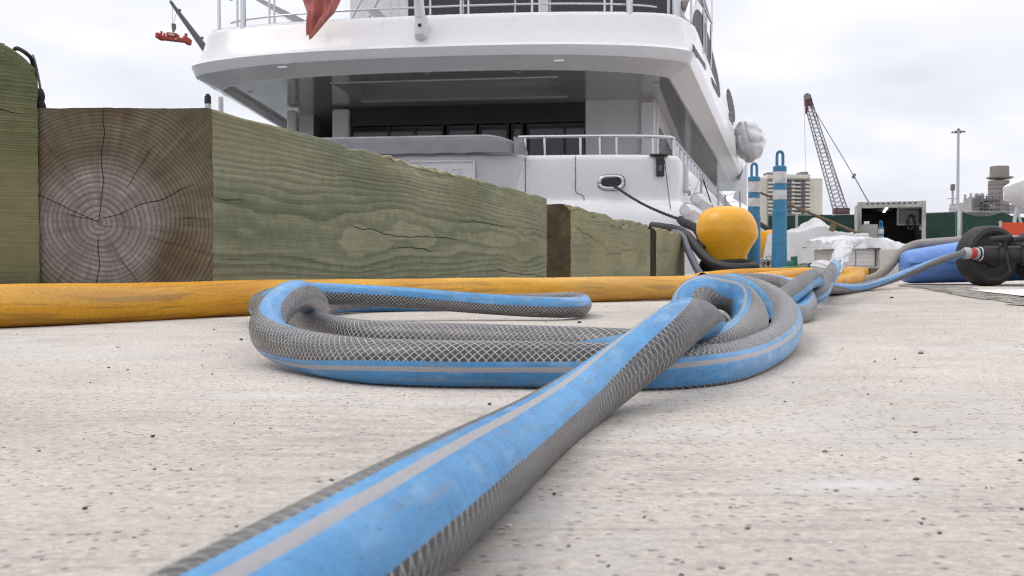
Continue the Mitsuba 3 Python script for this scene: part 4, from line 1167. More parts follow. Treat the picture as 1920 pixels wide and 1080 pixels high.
# ------------------------------------------------------------------ plastic-wrapped goods
def sheet(name, lab, cat, corners, height_fn, bsdf, n=90, skirt=0.0, folds=0.03, seed=1, extra=None):
    """A plastic sheet draped over goods: x from corners[0] to [1], y from [2] to [3]; its rim hangs down by skirt."""
    x0, x1, y0, y1 = corners
    def fn(u, v):
        uu, vv = np.clip((u - 0.12) / 0.76, 0, 1), np.clip((v - 0.16) / 0.70, 0, 1)
        over = np.hypot(np.clip(0.12 - u, 0, 1) + np.clip(u - 0.88, 0, 1), np.clip(0.16 - v, 0, 1) + np.clip(v - 0.86, 0, 1)) / 0.16
        x, y = x0 + (x1 - x0) * uu, y0 + (y1 - y0) * vv
        z = height_fn(uu, vv)
        g = np.stack([x * 5, y * 5, z * 0], -1)
        n1 = meshkit.fbm(g * 1.3, 4, seed) - 0.5
        ridge = 0.5 - np.abs(meshkit.noise(g * 1.1 + 5, seed + 2) - 0.5)
        hang = np.clip(over, 0, 1)
        wav = np.sin(u * 31 + seed) * 0.6 + np.sin(u * 53 + v * 21) * 0.4
        z = z + folds * n1 * 1.6 + folds * (ridge - 0.4) - skirt * hang * (1 + 0.35 * meshkit.noise(g * 0.8 + 3, seed + 5))
        x = x + hang * 0.05 * np.sign(u - 0.5) * (np.abs(u - 0.5) > 0.38) + folds * 0.5 * (meshkit.fbm(g + 11, 3, seed) - 0.5)
        y = y - hang * (0.06 + 0.03 * wav) * np.where(v < 0.5, 1, -1) * (np.abs(v - 0.5) > 0.34)
        return np.stack([x, y, z], -1)
    m = cloth(n, n, fn)
    return solo(name, m, bsdf, lab, cat, smooth=True)

# far pile: green bin under a peaked translucent sheet
Y1 = 13.0
xa, xb = (1472 - 960) / FOCAL * Y1, (1636 - 960) / FOCAL * Y1
def h1(u, v):
    base = CAM_H + (HORIZON - 440) * Y1 / FOCAL
    pk = 0.17 * np.exp(-((u - 0.43) / 0.12) ** 2 - ((v - 0.45) / 0.4) ** 2) + 0.07 * np.exp(-((u - 0.33) / 0.16) ** 2) + 0.03 * (u < 0.75) - 0.05 * (u > 0.92)
    return base + pk
sheet('plastic_sheet', 'peaked white plastic sheet thrown over the green bin', 'plastic sheet', (xa, xb, Y1 - 0.1, Y1 + 0.9), h1, 'film_white', 110, skirt=0.36, folds=0.045, seed=4)
bt = thing('green_bin', 'dark green bin under the peaked plastic sheet', 'bin')
gx0, gx1 = (1482 - 960) / FOCAL * Y1, (1531 - 960) / FOCAL * Y1
put('body', box((gx0, Y1 - 0.02, 0.0), (gx1, Y1 + 0.7, 0.45), 0.02), 'bin_green', bt)
put('rim', box((gx0 - 0.015, Y1 - 0.035, 0.45), (gx1 + 0.015, Y1 + 0.715, 0.48), 0.008), 'bin_green', bt)
put('lid', box((gx0 + 0.02, Y1, 0.481), (gx1 - 0.02, Y1 + 0.68, 0.50), 0.006), 'box_white', bt)
for (u0, u1, v0, v1) in ((1500, 1508, 456, 464), (1513, 1517, 470, 476)):
    p_, q_ = at(u0, v0, Y1 - 0.03), at(u1, v1, Y1 - 0.03)
    put('label', box((p_[0], Y1 - 0.029, q_[2]), (q_[0], Y1 - 0.021, p_[2])), 'sign_white', bt)
solo('crate', box(((1540 - 960) / FOCAL * Y1, Y1 + 0.05, 0.0), ((1632 - 960) / FOCAL * Y1, Y1 + 0.8, 0.44), 0.015), 'box_white', 'white crate under the right half of the peaked plastic sheet', 'crate')
solo('wood_block', obox(at(1561, 427, Y1 - 0.2), (0.07, 0.05, 0.09), 0.006, 0.3, 0.3), 'rope_brown', 'small brown wood block lying on the peaked plastic sheet', 'wood block')
# near pile: pallet of white boxes with a slack sheet
Y2 = 8.6
def X2(px): return (px - 960) / FOCAL * Y2
pt = thing('pallet', 'wooden pallet under the white boxes', 'pallet')
for k_ in range(5):
    put('plank', box((X2(1572), Y2 + 0.02 + 0.155 * k_, 0.085), (X2(1704), Y2 + 0.13 + 0.155 * k_, 0.105), 0.003), 'slab_grey', pt)
for px in (1576, 1607, 1640, 1698):
    put('block', box((X2(px) - 0.035, Y2 + 0.02, 0.0), (X2(px) + 0.035, Y2 + 0.72, 0.0845), 0.004), 'rope_brown', pt)
for k_, (pa_, pb_) in enumerate(((1572, 1606), (1607.5, 1643))):
    bk = solo('white_box', box((X2(pa_), Y2 + 0.03, 0.106), (X2(pb_), Y2 + 0.7, 0.262), 0.006), 'box_white', ('left white ribbed box on the pallet', 'right white ribbed box on the pallet, touching the grey slab')[k_], 'box')
    for zz in (0.14, 0.18, 0.22):
        put('slat', box((X2(pa_) + 0.006, Y2 + 0.022, zz), (X2(pb_) - 0.006, Y2 + 0.0295, zz + 0.028), 0.003), 'box_white', bk)
solo('grey_slab', box((X2(1646), Y2 - 0.06, 0.0), (X2(1722), Y2 + 0.7, 0.262), 0.012), 'slab_grey', 'pale grey concrete block beside the white boxes, behind the tan hose', 'block')
def h2(u, v):
    return 0.318 + 0.03 * np.sin(u * 3.0 + 0.3) + 0.045 * np.clip(v, 0, 1)
sheet('plastic_sheet', 'slack white plastic sheet over the white boxes, nearest the yellow hose bend', 'plastic sheet', (X2(1566), X2(1712), Y2 + 0.02, Y2 + 0.8), h2, 'wrap_white', 100, skirt=0.075, folds=0.035, seed=9)
# loose plastic twisted round the rising hose
def bag(pts, rads, seed, name, lab):
    q, u = smooth_path(np.c_[pts, rads], 0.006)
    t_, s_, u_ = frames(q[:, :3])
    a_ = np.linspace(0, 2 * np.pi, 48, endpoint=False)
    g = np.stack(np.broadcast_arrays(u[:, None] * 9, np.cos(a_)[None] * 2.0 + 3, np.sin(a_)[None] * 2.0 + 7), -1)
    rr = q[:, 3:4] * (0.72 + 0.75 * (meshkit.fbm(g, 4, seed)) + 0.10 * np.sin(a_ * 7 + u[:, None] * 20)) * 0.92
    P = q[:, None, :3] + rr[..., None] * (np.cos(a_)[None, :, None] * s_[:, None] + np.sin(a_)[None, :, None] * u_[:, None])
    m = loft(P, True, True)
    if m.volume < 0: m.invert()
    return solo(name, m, 'film_white', lab, 'plastic wrap', smooth=True)
bag([at(1562, 512, 2.62), at(1569, 500, 2.8), at(1575, 486, 3.0), at(1581, 470, 3.35), at(1592, 458, 4.1), at(1612, 452, 5.4)], [0.015, 0.020, 0.024, 0.024, 0.022, 0.016], 3, 'plastic_wrap', 'crumpled white plastic wrap round the top of the rising hose')
bag([at(1524, 497, 3.0), at(1534, 499, 2.95), at(1548, 500, 2.9), at(1560, 503, 2.82)], [0.007, 0.016, 0.017, 0.010], 6, 'plastic_wrap', 'loose puff of white plastic left of the rising hose')

# ------------------------------------------------------------------ container
def container():
    def cput(name, mesh, *a, **k):
        c_ = np.array([(1670.5 - 960) / FOCAL * 36.9, 36.9, 0])
        mesh.apply_translation(-c_)
        mesh.apply_transform(trimesh.transformations.rotation_matrix(-0.335, [0, 0, 1]))
        mesh.apply_translation(c_)
        return put(name, mesh, *a, **k)
    Yc = 36.9
    x0, x1 = (1611 - 960) / FOCAL * Yc, (1730 - 960) / FOCAL * Yc
    t = thing('shipping_container', 'grey shipping container standing open as a workshop', 'container')
    L_, Hc = 6.0, 2.6
    w = 0.05
    cput('floor', box((x0 + w, Yc, 0.02), (x1 - w, Yc + L_, 0.16)), 'container_dark', t)
    cput('roof', box((x0, Yc, Hc - 0.06), (x1, Yc + L_, Hc)), 'container_grey', t)
    for xs, nm in ((x0, 1), (x1 - w, 2)):
        cput('side_wall', box((xs, Yc + 0.12, 0.02), (xs + w, Yc + L_, Hc - 0.061)), 'container_grey', t)
    cput('lining', box((x0 + w + 0.003, Yc + 0.15, 0.165), (x0 + w + 0.02, Yc + L_ - 0.1, Hc - 0.08)), 'container_dark', t)
    cput('lining', box((x1 - w - 0.02, Yc + 0.15, 0.165), (x1 - w - 0.003, Yc + L_ - 0.1, Hc - 0.08)), 'container_dark', t)
    cput('lining', box((x0 + w + 0.021, Yc + 0.15, Hc - 0.10), (x1 - w - 0.021, Yc + L_ - 0.1, Hc - 0.075)), 'container_dark', t)
    cput('back_wall', box((x0 + w, Yc + L_ - 0.08, 0.16), (x1 - w, Yc + L_, Hc - 0.061)), 'container_dark', t)
    for xs in (x0, x1 - 0.14):
        cput('corner_post', box((xs, Yc - 0.02, 0.0), (xs + 0.14, Yc + 0.118, Hc - 0.001), 0.01), 'container_grey', t)
    hd = cput('header', box((x0 + 0.142, Yc - 0.015, Hc - 0.24), (x1 - 0.142, Yc + 0.11, Hc - 0.003), 0.01), 'container_grey', t)
    for k_ in range(10):
        cput('slot', box((x0 + 0.3 + 0.19 * k_, Yc - 0.022, Hc - 0.10), (x0 + 0.40 + 0.19 * k_, Yc - 0.0155, Hc - 0.05)), 'container_dark', hd)
    for xs in (x0, x1 - 0.17):
        for zz in (0.0, Hc - 0.11):
            cput('corner_casting', box((xs - 0.006, Yc - 0.03, zz), (xs + 0.176, Yc + 0.15, zz + 0.118), 0.012), 'container_grey', t)
    # left door swung open, and the half door / panel before it
    cput('door', obox((x0 - 0.06, Yc - 0.62, 1.30), (0.05, 1.15, 2.25), 0.01, 0.06), 'container_grey', t)
    dp = cput('panel', box((x0 + 0.02, Yc - 0.30, 0.02), (x0 + 0.72, Yc - 0.25, 1.72), 0.01), 'container_grey', t)
    cput('sign', box((x0 + 0.32, Yc - 0.312, 1.15), (x0 + 0.48, Yc - 0.301, 1.25)), 'sign_white', dp)
    cput('lamp', box((x0 + 0.22, Yc - 0.31, 1.725), (x0 + 0.42, Yc - 0.23, 1.84), 0.01), 'sign_white', dp)
    # tube lights that are on, inside
    scene_light = {'type': 'area', 'radiance': rgb(3.2, 3.1, 2.9)}
    for k_ in range(4):
        q = at(1652 + 8.5 * k_, 401 - 5.2 * k_, Yc + 1.0)
        b_ = obox((x0 + 1.12, Yc + 0.9 + 1.25 * k_, Hc - 0.13), (0.07, 0.85, 0.03), 0.0, 0)
        cput('tube_light', b_, 'sign_white', t, emitter=scene_light)
    # white frame with a window at the back right, a bench
    yf = Yc + 0.9
    fr_ = cput('window_frame', cat_([box((x1 - 0.98, yf, 1.72), (x1 - 0.92, yf + 0.06, 2.40)), box((x1 - 0.92, yf, 1.72), (x1 - 0.1, yf + 0.06, 1.78)), box((x1 - 0.92, yf, 2.34), (x1 - 0.1, yf + 0.06, 2.40))]), 'plant_grey', t)
    cput('pane', box((x1 - 0.915, yf + 0.02, 1.785), (x1 - 0.1, yf + 0.035, 2.335)), 'grey_glass', fr_)
    cput('bench', box((x0 + 0.9, Yc + 2.2, 0.80), (x1 - 0.9, Yc + 3.4, 0.86)), 'plant_dark', t)
    cput('sill', box((x0 + 0.15, Yc - 0.02, 0.0), (x1 - 0.15, Yc + 0.1, 0.159)), 'container_grey', t)
    return x0, x1, Yc
cx0, cx1, cy_ = container()
t = thing('yellow_machine', 'small yellow machine standing inside the open container', 'machine')
q = at(1712, 446, cy_ + 0.6)
put('housing', obox((q[0], q[1], 0.62), (0.26, 0.3, 0.42), 0.06), 'machine_yellow', t)
put('motor', tube([(q[0] - 0.05, q[1], 0.83), (q[0] - 0.03, q[1], 1.0), (q[0], q[1], 1.08)], [0.13, 0.12, 0.05], 14), 'machine_yellow', t, smooth=True)
put('stand', obox((q[0], q[1], 0.285), (0.34, 0.36, 0.248), 0.02), 'plant_dark', t)
t = thing('coiled_air_hose', 'dark hose coil hanging inside the right wall of the container', 'hose coil')
q = at(1709, 418, cy_ + 0.5)
for k_ in range(3):
    put('turn', tube([(q[0] + 0.13 * math.cos(a), q[1] + 0.05 * k_, q[2] + 0.02 + 0.28 * math.sin(a)) for a in np.linspace(0, 2 * np.pi, 26)], 0.035, 8), 'post_blue' if k_ == 1 else 'rubber_black', t, smooth=True)
put('hanger', bar((q[0], q[1], q[2] + 0.27), (cx1 - 0.06, q[1], q[2] + 0.27), 0.02, 8), 'plant_dark', t)
solo('notice_board', box((at(1730.5, 423, cy_)[0], cy_ + 0.3, at(0, 431, cy_)[2]), (at(1741, 423, cy_)[0], cy_ + 0.32, at(0, 423, cy_)[2])), 'sign_white', 'small white notice on the fence right of the container', 'sign')

# ------------------------------------------------------------------ green screened fence
def fence_run(pa, pb, ya, yb_, lab, n, seed, top0, top1, sag=0.10):
    t = thing('screen_fence', lab, 'fence', None)
    xa_, xb_ = (pa - 960) / FOCAL * ya, (pb - 960) / FOCAL * yb_
    z0_, z1_ = CAM_H + (HORIZON - top0) * ya / FOCAL, CAM_H + (HORIZON - top1) * yb_ / FOCAL
    xs, ys = np.linspace(xa_, xb_, n + 1), np.linspace(ya, yb_, n + 1)
    for i in range(n):
        def fn(u, v):
            x, y = xs[i] + (xs[i + 1] - xs[i]) * u, ys[i] + (ys[i + 1] - ys[i]) * u
            zt = z0_ + (z1_ - z0_) * (i + u) / n - sag * 4 * u * (1 - u) * (0.5 + meshkit.noise(np.full(u.shape + (3,), i + 0.3), seed))
            z = 0.05 + (zt - 0.05) * v
            g = np.stack([x * 1.2, z * 1.2, x * 0], -1)
            return np.stack([x, y + 0.10 * (meshkit.fbm(g, 3, seed) - 0.5) - 0.04, z], -1)
        put('panel', cloth(24, 14, fn), 'fence_green', t, smooth=True)
    for i in range(n + 1):
        zt = z0_ + (z1_ - z0_) * i / n
        put('post', bar((xs[i], ys[i] + 0.04, 0), (xs[i], ys[i] + 0.04, zt + 0.05), 0.035, 10), 'fence_post', t, smooth=True)
    put('top_rail', bar((xs[0], ys[0] + 0.03, z0_), (xs[-1], ys[-1] + 0.03, z1_), 0.02, 8), 'fence_post', t, smooth=True)
    return t
fence_run(1440, 1640, 44.0, 44.0, 'green screened fence between the blue posts and the container', 4, 1, 404, 402.5, 0.03)
fence_run(1728, 1793, 43.0, 41.0, 'green screened fence right of the container, up to the pale gate posts', 1, 2, 400, 397.5, 0.02)
fence_run(1803, 2120, 40.0, 37.0, 'green screened fence with sagging top behind the black wheels', 4, 3, 397.5, 398, 0.22)
t = thing('gate_posts', 'pair of pale gate posts with a green post at the gap in the fence', 'gate')
for px, y, r, b_ in ((1794.5, 40.6, 0.035, 'bin_green'), (1797.5, 40.5, 0.045, 'sign_white'), (1801.5, 40.3, 0.05, 'sign_white')):
    q = at(px, 397, y)
    put('post', bar((q[0], q[1], 0), (q[0], q[1], q[2]), r, 10), b_, t, smooth=True)
solo('lean_pole', bar(at(1493.5, 403, 30) * [1, 1, 0], at(1493.5, 401, 30), 0.045, 10), 'galvanised', 'grey pole standing before the fence between the blue posts and the plastic sheet', 'pole', smooth=True)
q0, q1 = at(1878, 417, 33.0), at(1935, 446, 33.0)
ot = thing('orange_barrier', 'orange-red panel with a white foot in front of the fence at far right', 'barrier')
put('panel', box((q0[0], 33.0, q1[2]), (q1[0], 33.06, q0[2])), 'sign_orange', ot)
put('frame', box((q0[0] - 0.05, 32.98, 0.75), (q0[0] - 0.003, 33.08, q0[2] + 0.05)), 'slab_grey', ot)
put('foot', box((q0[0] - 0.1, 32.9, 0.0), (q1[0], 33.2, q1[2] - 0.003), 0.03), 'box_white', ot)

# white bow of a boat standing on the hard at the far right
bo = thing('boat_on_stands', 'white bow of a boat raised on stands at the right edge', 'boat')
Yb = 34.0
def bow():
    rings = []
    for k_ in np.linspace(0, 1, 24):
        x = (1880 - 960) / FOCAL * Yb + k_ * 5.0
        hw = 0.05 + 1.4 * k_ ** 0.6
        zt = CAM_H + (HORIZON - 352 + 85 * k_ ** 0.85) * Yb / FOCAL
        zb_ = CAM_H + (HORIZON - 376 - 24 * min(1, k_ * 4)) * Yb / FOCAL - 0.25 * k_
        ring = [(x, Yb - hw, zt), (x, Yb - hw * 0.98, zt - (zt - zb_) * 0.35), (x, Yb - hw * 0.72, zt - (zt - zb_) * 0.75), (x, Yb - 0.02, zb_), (x, Yb + 0.02, zb_), (x, Yb + hw * 0.72, zt - (zt - zb_) * 0.75), (x, Yb + hw * 0.98, zt - (zt - zb_) * 0.35), (x, Yb + hw, zt)]
        rings.append(ring)
    m = loft(np.array(rings), True, True)
    if m.volume < 0: m.invert()
    return m
put('hull', bow(), 'yacht_white', bo, smooth=35)
for px in (1905, 1935):
    q = at(px, 398, Yb)
    put('stand', cat_([bar((q[0] - 0.4, Yb - 0.5, 0), (q[0], Yb, q[2] + 0.2), 0.05, 8), bar((q[0] + 0.4, Yb - 0.5, 0), (q[0], Yb, q[2] + 0.2), 0.05, 8), bar((q[0], Yb + 0.6, 0), (q[0], Yb, q[2] + 0.2), 0.05, 8)]), 'galvanised', bo)

# ------------------------------------------------------------------ light mast, small mast
t = thing('light_mast', 'tall light mast with a ring of floodlights against the sky', 'light mast')
Ym = 150.0
q = at(1797, 246, Ym)
put('mast', tube([(q[0], Ym, 0), (q[0], Ym, q[2] * 0.5), (q[0], Ym, q[2])], [0.30, 0.24, 0.18], 16), 'galvanised', t, smooth=True)
put('ring', tube([(q[0] + 0.75 * math.cos(a), Ym + 0.75 * math.sin(a), q[2] - 0.05) for a in np.linspace(0, 2 * np.pi, 24)], 0.06, 6), 'galvanised', t)
put('top_cap', tube([(q[0], Ym, q[2]), (q[0], Ym, q[2] + 0.35), (q[0], Ym, q[2] + 0.45)], [0.25, 0.22, 0.05], 12), 'plant_dark', t)
for k_ in range(8):
    a = k_ * math.pi / 4
    put('floodlight', obox((q[0] + 0.85 * math.cos(a), Ym + 0.85 * math.sin(a), q[2] - 0.1), (0.42, 0.3, 0.14), 0.03, a, 0.35), 'plant_dark', t)
t = thing('signal_mast', 'thin grey mast with fittings, left of the light mast', 'mast')
Ys = 170.0
q = at(1786.5, 345, Ys)
put('pole', tube([(q[0], Ys, 0), (q[0], Ys, q[2])], [0.28, 0.18], 10), 'plant_grey', t, smooth=True)
put('head', obox((q[0], Ys, q[2] - 0.6), (0.62, 0.6, 1.1), 0.05), 'plant_dark', t)
put('cross_arm', obox((q[0], Ys, q[2] - 2.6), (1.9, 0.1, 0.1)), 'plant_dark', t)
put('cage', lathe([(0.3, 0), (0.62, 0.5), (0.62, 1.1), (0.35, 1.6)], 10, (q[0], Ys, q[2] - 5.4)), 'plant_grey', t)

# ------------------------------------------------------------------ apartment tower
t = thing('apartment_tower', 'cream high-rise apartment tower with stacked balconies beyond the fence', 'building')
Yt = 620.0
def TX(px): return (px - 960) / FOCAL * Yt
def TZ(py): return CAM_H + (HORIZON - py) / FOCAL * Yt
put('core', box((TX(1422), Yt, 0), (TX(1541), Yt + 22, TZ(335))), 'tower_cream', t)
put('roof_slab', box((TX(1437), Yt - 1.2, TZ(335) + 0.01), (TX(1517), Yt + 18, TZ(328))), 'tower_cream', t)
put('penthouse', box((TX(1439), Yt + 2, TZ(328) + 0.01), (TX(1455), Yt + 12, TZ(323))), 'tower_brown', t)
put('penthouse', box((TX(1502), Yt + 2, TZ(328) + 0.01), (TX(1516), Yt + 12, TZ(322))), 'tower_brown', t)
cols = [(1438, 1447, 'b'), (1447.5, 1457, 'w'), (1471, 1482, 'w'), (1482.5, 1488, 'b'), (1488.5, 1500, 'w'), (1500.5, 1507, 'w'), (1508, 1517, 'b')]
nf = 21
for (a_, b_, kind) in cols:
    put('bay', box((TX(a_), Yt - 0.6, 0.5), (TX(b_), Yt - 0.01, TZ(337))), 'tower_brown', t)
    for f_ in range(nf):
        z_ = TZ(337) - 0.3 - (f_ + 1) * (TZ(337) / (nf + 2.2))
        if z_ < 2: continue
        if kind == 'b':
            put('balcony', box((TX(a_) + 0.05, Yt - 1.9, z_), (TX(b_) - 0.05, Yt - 0.61, z_ + 1.15)), 'tower_cream', t)
        else:
            put('window', box((TX(a_) + 0.25, Yt - 0.72, z_ + 0.95), (TX(b_) - 0.25, Yt - 0.605, z_ + 2.45)), 'tower_glass', t)
            put('spandrel', box((TX(a_) + 0.1, Yt - 0.68, z_), (TX(b_) - 0.1, Yt - 0.603, z_ + 0.9)), 'tower_cream', t) if (a_ in (1447.5, 1488.5)) else None
for px in (1427, 1433, 1524, 1533):
    put('pilaster', box((TX(px), Yt - 0.35, 0), (TX(px) + 0.5, Yt - 0.005, TZ(336))), 'tower_cream', t)

# ------------------------------------------------------------------ cranes
def lattice(p, q, w0, w1, r, n, up):
    p, q = np.array(p, float), np.array(q, float)
    d = (q - p) / np.linalg.norm(q - p)
    s_ = np.cross(d, up); s_ /= np.linalg.norm(s_)
    u_ = np.cross(s_, d)
    def corner(k, i):
        w = w0 + (w1 - w0) * k
        return p + (q - p) * k + (s_ * (1 if i in (0, 3) else -1) + u_ * (1 if i < 2 else -1)) * w / 2
    ch = [tube([corner(0, i), corner(1, i)], r, 6) for i in range(4)]
    lac = []
    for k in range(n):
        a, b = k / n, (k + 1) / n
        for i in range(4):
            j = (i + 1) % 4
            lac.append(bar(corner(a, i), corner((a + b) / 2, j), r * 0.55, 5))
            lac.append(bar(corner((a + b) / 2, j), corner(b, i), r * 0.55, 5))
    return ch, lac
t = thing('lattice_crane', 'dark red lattice boom crane raised over the fence', 'crane')
Yk = 95.0
f0, f1, f2 = at(1585, 412, Yk), at(1577, 398, Yk), at(1517, 198, Yk)
ch, lac = lattice(f1, f2, 1.05, 0.6, 0.04, 26, [0, 1, 0])
for c_ in ch: put('chord', c_, 'crane_red', t)
put('lacing', cat_(lac), 'crane_grey', t, kind='stuff')
put('boom_foot', hullm([f1 + [dx, dy, dz] for dx in (-0.7, 0.7) for dy in (-0.5, 0.5) for dz in (0.4, -0.1)] + [f0 + [dx, dy, 0] for dx in (-0.3, 0.3) for dy in (-0.3, 0.3)]), 'crane_red', t)
tip = at(1513, 183, Yk)
put('boom_head', hullm([f2 + [dx, dy, 0] for dx in (-0.35, 0.35) for dy in (-0.35, 0.35)] + [tip + [dx, dy, dz] for dx in (-0.2, 0.3) for dy in (-0.2, 0.2) for dz in (0, 0.3)]), 'crane_red', t)
put('sheave', trimesh.creation.cylinder(0.32, 0.2, 20, transform=trimesh.transformations.translation_matrix(tip + [-0.1, -0.35, 0.05]) @ trimesh.transformations.rotation_matrix(math.pi / 2, [1, 0, 0])), 'crane_grey', t)
gantry = at(1628, 378, Yk)
put('pendant', bar(tip, at(1601, 330, Yk), 0.04, 6), 'crane_grey', t)
put('pendant', bar(at(1601, 330, Yk), gantry, 0.055, 6), 'crane_grey', t)
put('shackle', obox(at(1601, 330, Yk), (0.25, 0.25, 0.5), 0.05, 0, 0.5), 'plant_dark', t)
put('luffing_line', bar(tip, at(1592, 400, Yk), 0.03, 6), 'crane_grey', t)
put('hook_line', bar(tip - [0.3, 0, 0], at(1511, 330, Yk), 0.018, 5), 'crane_grey', t)
put('hook_block', obox(at(1512, 205, Yk), (0.22, 0.2, 0.9), 0.05), 'crane_red', t)
hb = gantry
put('gantry_mast', bar(hb, hb * [1, 1, 0] + [1.0, 0, 2.0], 0.12, 8), 'crane_red', t)
put('machinery_house', box((f0[0] - 0.5, Yk - 1.6, 1.3), (f0[0] + 4.6, Yk + 1.6, 3.6), 0.15), 'crane_red', t)
put('track', box((f0[0] - 1.5, Yk - 2.3, 0), (f0[0] + 4.5, Yk - 1.2, 1.2), 0.3), 'plant_dark', t)
put('track', box((f0[0] - 1.5, Yk + 1.2, 0), (f0[0] + 4.5, Yk + 2.3, 1.2), 0.3), 'plant_dark', t)

t = thing('harbour_crane', 'grey box boom of a harbour crane reaching from behind the yacht', 'crane')
Yh = 120.0
a0_, a1_ = at(322, 6, Yh), at(381, 90, Yh)
base = at(412, 128, Yh + 4)
def boxbeam(p, q, w0, w1, h0, h1):
    p, q = np.array(p), np.array(q)
    d = (q - p) / np.linalg.norm(q - p); s_ = np.cross(d, [0, 1, 0]); s_ /= np.linalg.norm(s_)
    pts = [p + s_ * sx * h0 / 2 + np.array([0, sy * w0 / 2, 0]) for sx in (-1, 1) for sy in (-1, 1)] + [q + s_ * sx * h1 / 2 + np.array([0, sy * w1 / 2, 0]) for sx in (-1, 1) for sy in (-1, 1)]
    return hullm(pts)
put('boom', boxbeam(a0_, base, 0.5, 1.4, 0.35, 1.0), 'crane_grey', t)
put('boom_tip', obox(a0_ + [0.0, 0, 0.05], (0.55, 0.4, 0.35), 0.05, 0, 0.9), 'crane_grey', t)
put('lower_boom', boxbeam(base, at(775, 338, Yh + 20), 1.4, 1.8, 1.0, 1.8), 'crane_grey', t)
lb = at(775, 338, Yh + 20)
put('pedestal', bar((lb[0], lb[1], -1.7), lb + [0, 0, 1.2], 1.5, 14), 'crane_grey', t)
for px, py in ((337, 19), (379, 71)):
    put('lamp', trimesh.creation.icosphere(2, 0.18).apply_translation(at(px, py, Yh - 0.4)), 'plant_dark', t)
cab = at(324, 45, Yh)
put('hoist_cable', bar(at(323, 14, Yh), cab, 0.025, 5), 'crane_grey', t)
put('hoist_cable', bar(at(331, 22, Yh), cab + [0.1, 0, 0], 0.025, 5), 'crane_grey', t)
t = thing('container_spreader', 'red container spreader hanging from the grey harbour crane', 'spreader')
c = at(325, 73, Yh)
def sp(px0, px1, py0, py1, dep, name, b_='spreader_red', c_=0.05, parent=t):
    p_, q_ = at(px0, py0, Yh), at(px1, py1, Yh)
    m = box((p_[0], Yh - dep, q_[2]), (q_[0], Yh + dep, p_[2]), c_)
    m.apply_translation(-c)
    m.apply_transform(trimesh.transformations.rotation_matrix(0.115, [0, 1, 0]))
    m.apply_translation(c)
    return put(name, m, b_, parent)
sp(300, 352, 70, 77, 0.5, 'main_beam')
sp(314, 333, 63, 69.8, 0.6, 'winch_house')
sp(295.5, 303, 67, 76.5, 0.9, 'end_beam')
sp(347, 355.5, 68, 79, 0.9, 'end_beam')
sp(300, 303, 61, 67, 0.2, 'guide_arm')
sp(345.5, 350, 60, 68, 0.2, 'guide_arm')
sp(306, 309, 64, 69.8, 0.2, 'guide_arm')
sp(319, 329, 65, 68.5, 0.605, 'nameplate', 'band_white', 0.0)
sp(331, 334, 72, 75, 0.51, 'nameplate', 'band_white', 0.0)
put('hook_block', hullm([at(321, 44, Yh), at(328, 44, Yh), at(328.5, 52, Yh), at(325, 60, Yh), at(323, 60, Yh)] + [p_ + [0, 0.4, 0] for p_ in (at(321, 44, Yh), at(328, 44, Yh), at(328.5, 52, Yh), at(324, 60, Yh))]), 'plant_dark', t)

# ------------------------------------------------------------------ power station
t = thing('power_station', 'hazy grey power station with pipework and a wide stack at the right', 'industrial building')
Yp = 420.0
def PX(px): return (px - 960) / FOCAL * Yp
def PZ(py): return CAM_H + (HORIZON - py) / FOCAL * Yp
sk = put('stack', lathe([(0, 0), (4.5, 0), (4.3, PZ(336)), (0, PZ(336))], 32, (PX(1888), Yp + 8, 0)), 'stack_brown', t, smooth=30)
put('top_drum', lathe([(0, PZ(329)), (4.0, PZ(329)), (3.9, PZ(309)), (3.5, PZ(309)), (3.4, PZ(313)), (0, PZ(313))], 32, (PX(1889), Yp + 8, 0)), 'stack_brown', sk, smooth=30)
put('platform', lathe([(0, PZ(333)), (4.5, PZ(333)), (5.6, PZ(330.5)), (5.6, PZ(329.5)), (0, PZ(329.5))], 32, (PX(1890), Yp + 8, 0)), 'stack_brown', sk, smooth=30)
for z_ in (345, 352, 362, 372, 384):
    put('ring', lathe([(4.2, PZ(z_)), (4.50, PZ(z_) + 0.02), (4.50, PZ(z_) + 0.25), (4.2, PZ(z_) + 0.27)], 32, (PX(1888), Yp + 8, 0)), 'plant_dark', sk)
rg = np.random.default_rng(12)
put('boiler_block', box((PX(1818), Yp + 4, 0), (PX(1872), Yp + 20, PZ(378))), 'plant_grey', t)
for (a_, b_, z0_, z1_, m_) in ((1817, 1833, 398, 371, 'plant_grey'), (1834, 1848, 399, 382, 'plant_dark'), (1850, 1868, 398, 376, 'plant_grey'), (1843, 1866, 388, 384, 'plant_dark'), (1825, 1870, 376, 372, 'plant_grey'), (1900, 1925, 400, 383, 'plant_grey')):
    put('bay', box((PX(a_), Yp + rg.uniform(-2, 0), PZ(z0_)), (PX(b_), Yp + 3.9, PZ(z1_))), m_, t)
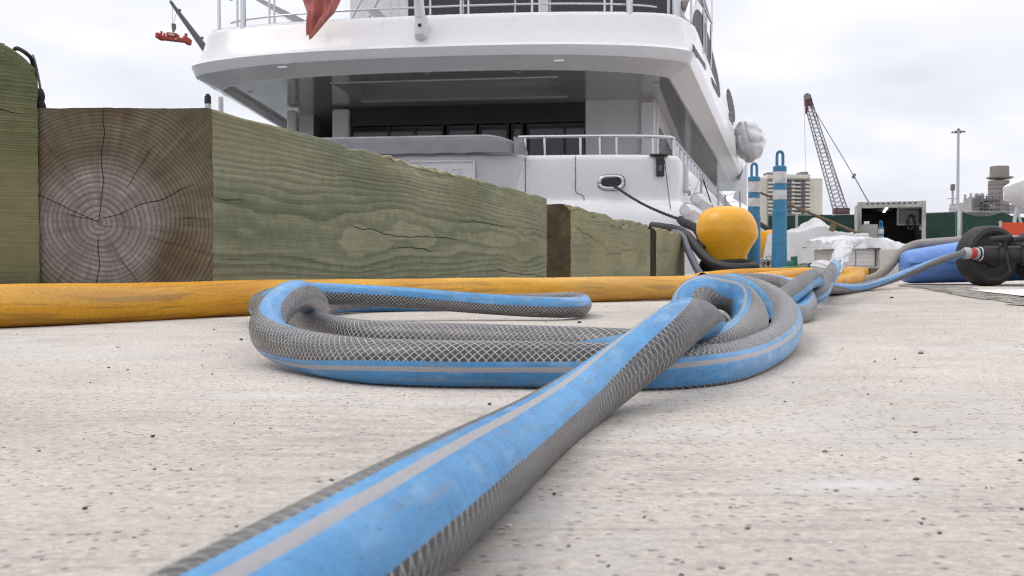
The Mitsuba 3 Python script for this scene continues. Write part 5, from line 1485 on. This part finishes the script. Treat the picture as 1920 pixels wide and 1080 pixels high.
for px, top, r in ((1820, 363, 0.55), (1831, 361, 0.5), (1842, 361, 0.85), (1845, 364, 0.7), (1852, 361, 0.9), (1828, 368, 0.4), (1862, 366, 0.5)):
    put('vent_stack', bar((PX(px), Yp + 6, PZ(380)), (PX(px), Yp + 6, PZ(top)), r, 12), 'plant_grey', t, smooth=True)
for k_ in range(14):
    z_ = PZ(rg.uniform(369, 396)); a_ = rg.uniform(1818, 1855)
    put('pipe', bar((PX(a_), Yp - 2.6, z_), (PX(a_ + rg.uniform(6, 18)), Yp - 2.6, z_ + rg.uniform(-0.3, 0.3)), rg.uniform(0.2, 0.45), 8), 'plant_grey' if k_ % 3 else 'plant_dark', t, smooth=True)
for k_ in range(9):
    a_ = 1817 + 6.2 * k_
    put('column', bar((PX(a_), Yp - 2.9, 0), (PX(a_), Yp - 2.9, PZ(rg.uniform(366, 376))), 0.22, 6), 'plant_dark', t)
for z_ in (370, 377, 384, 391):
    put('walkway', box((PX(1817), Yp - 3.4, PZ(z_)), (PX(1870), Yp - 2.3, PZ(z_) + 0.18)), 'plant_dark', t)

# ------------------------------------------------------------------ rope lashing behind the left timber
t = thing('knotted_rope', 'dark knotted rope and lashing hanging behind the left timber', 'rope')
put('strap', pipe([at(28, 92, 2.12), at(45, 97, 2.10), at(56, 106, 2.10), at(61, 118, 2.13), at(64, 140, 2.17), at(67, 175, 2.20)], 0.0045, 0.01, 8), 'rope_black', t, smooth=True)
put('cord', pipe([at(62, 104, 2.12), at(66, 118, 2.2), at(72, 145, 2.26), at(78, 178, 2.3), at(83, 203, 2.32)], 0.0028, 0.01, 6), 'steel_dull', t, smooth=True)
kn = [at(71, 168, 2.24), at(73, 176, 2.24), at(74, 184, 2.24), at(75, 193, 2.24), at(76, 203, 2.24), at(76, 216, 2.24)]
q, u = smooth_path(kn, 0.002)
put('knot', tube(q, 0.0095 + 0.0028 * np.abs(np.sin(u * 110)), 16), 'rope_black', t, smooth=True)
put('red_band', pipe([at(64, 120, 2.17), at(66, 150, 2.19), at(67, 172, 2.21)], 0.005, 0.01, 8), 'crane_red', t, smooth=True)
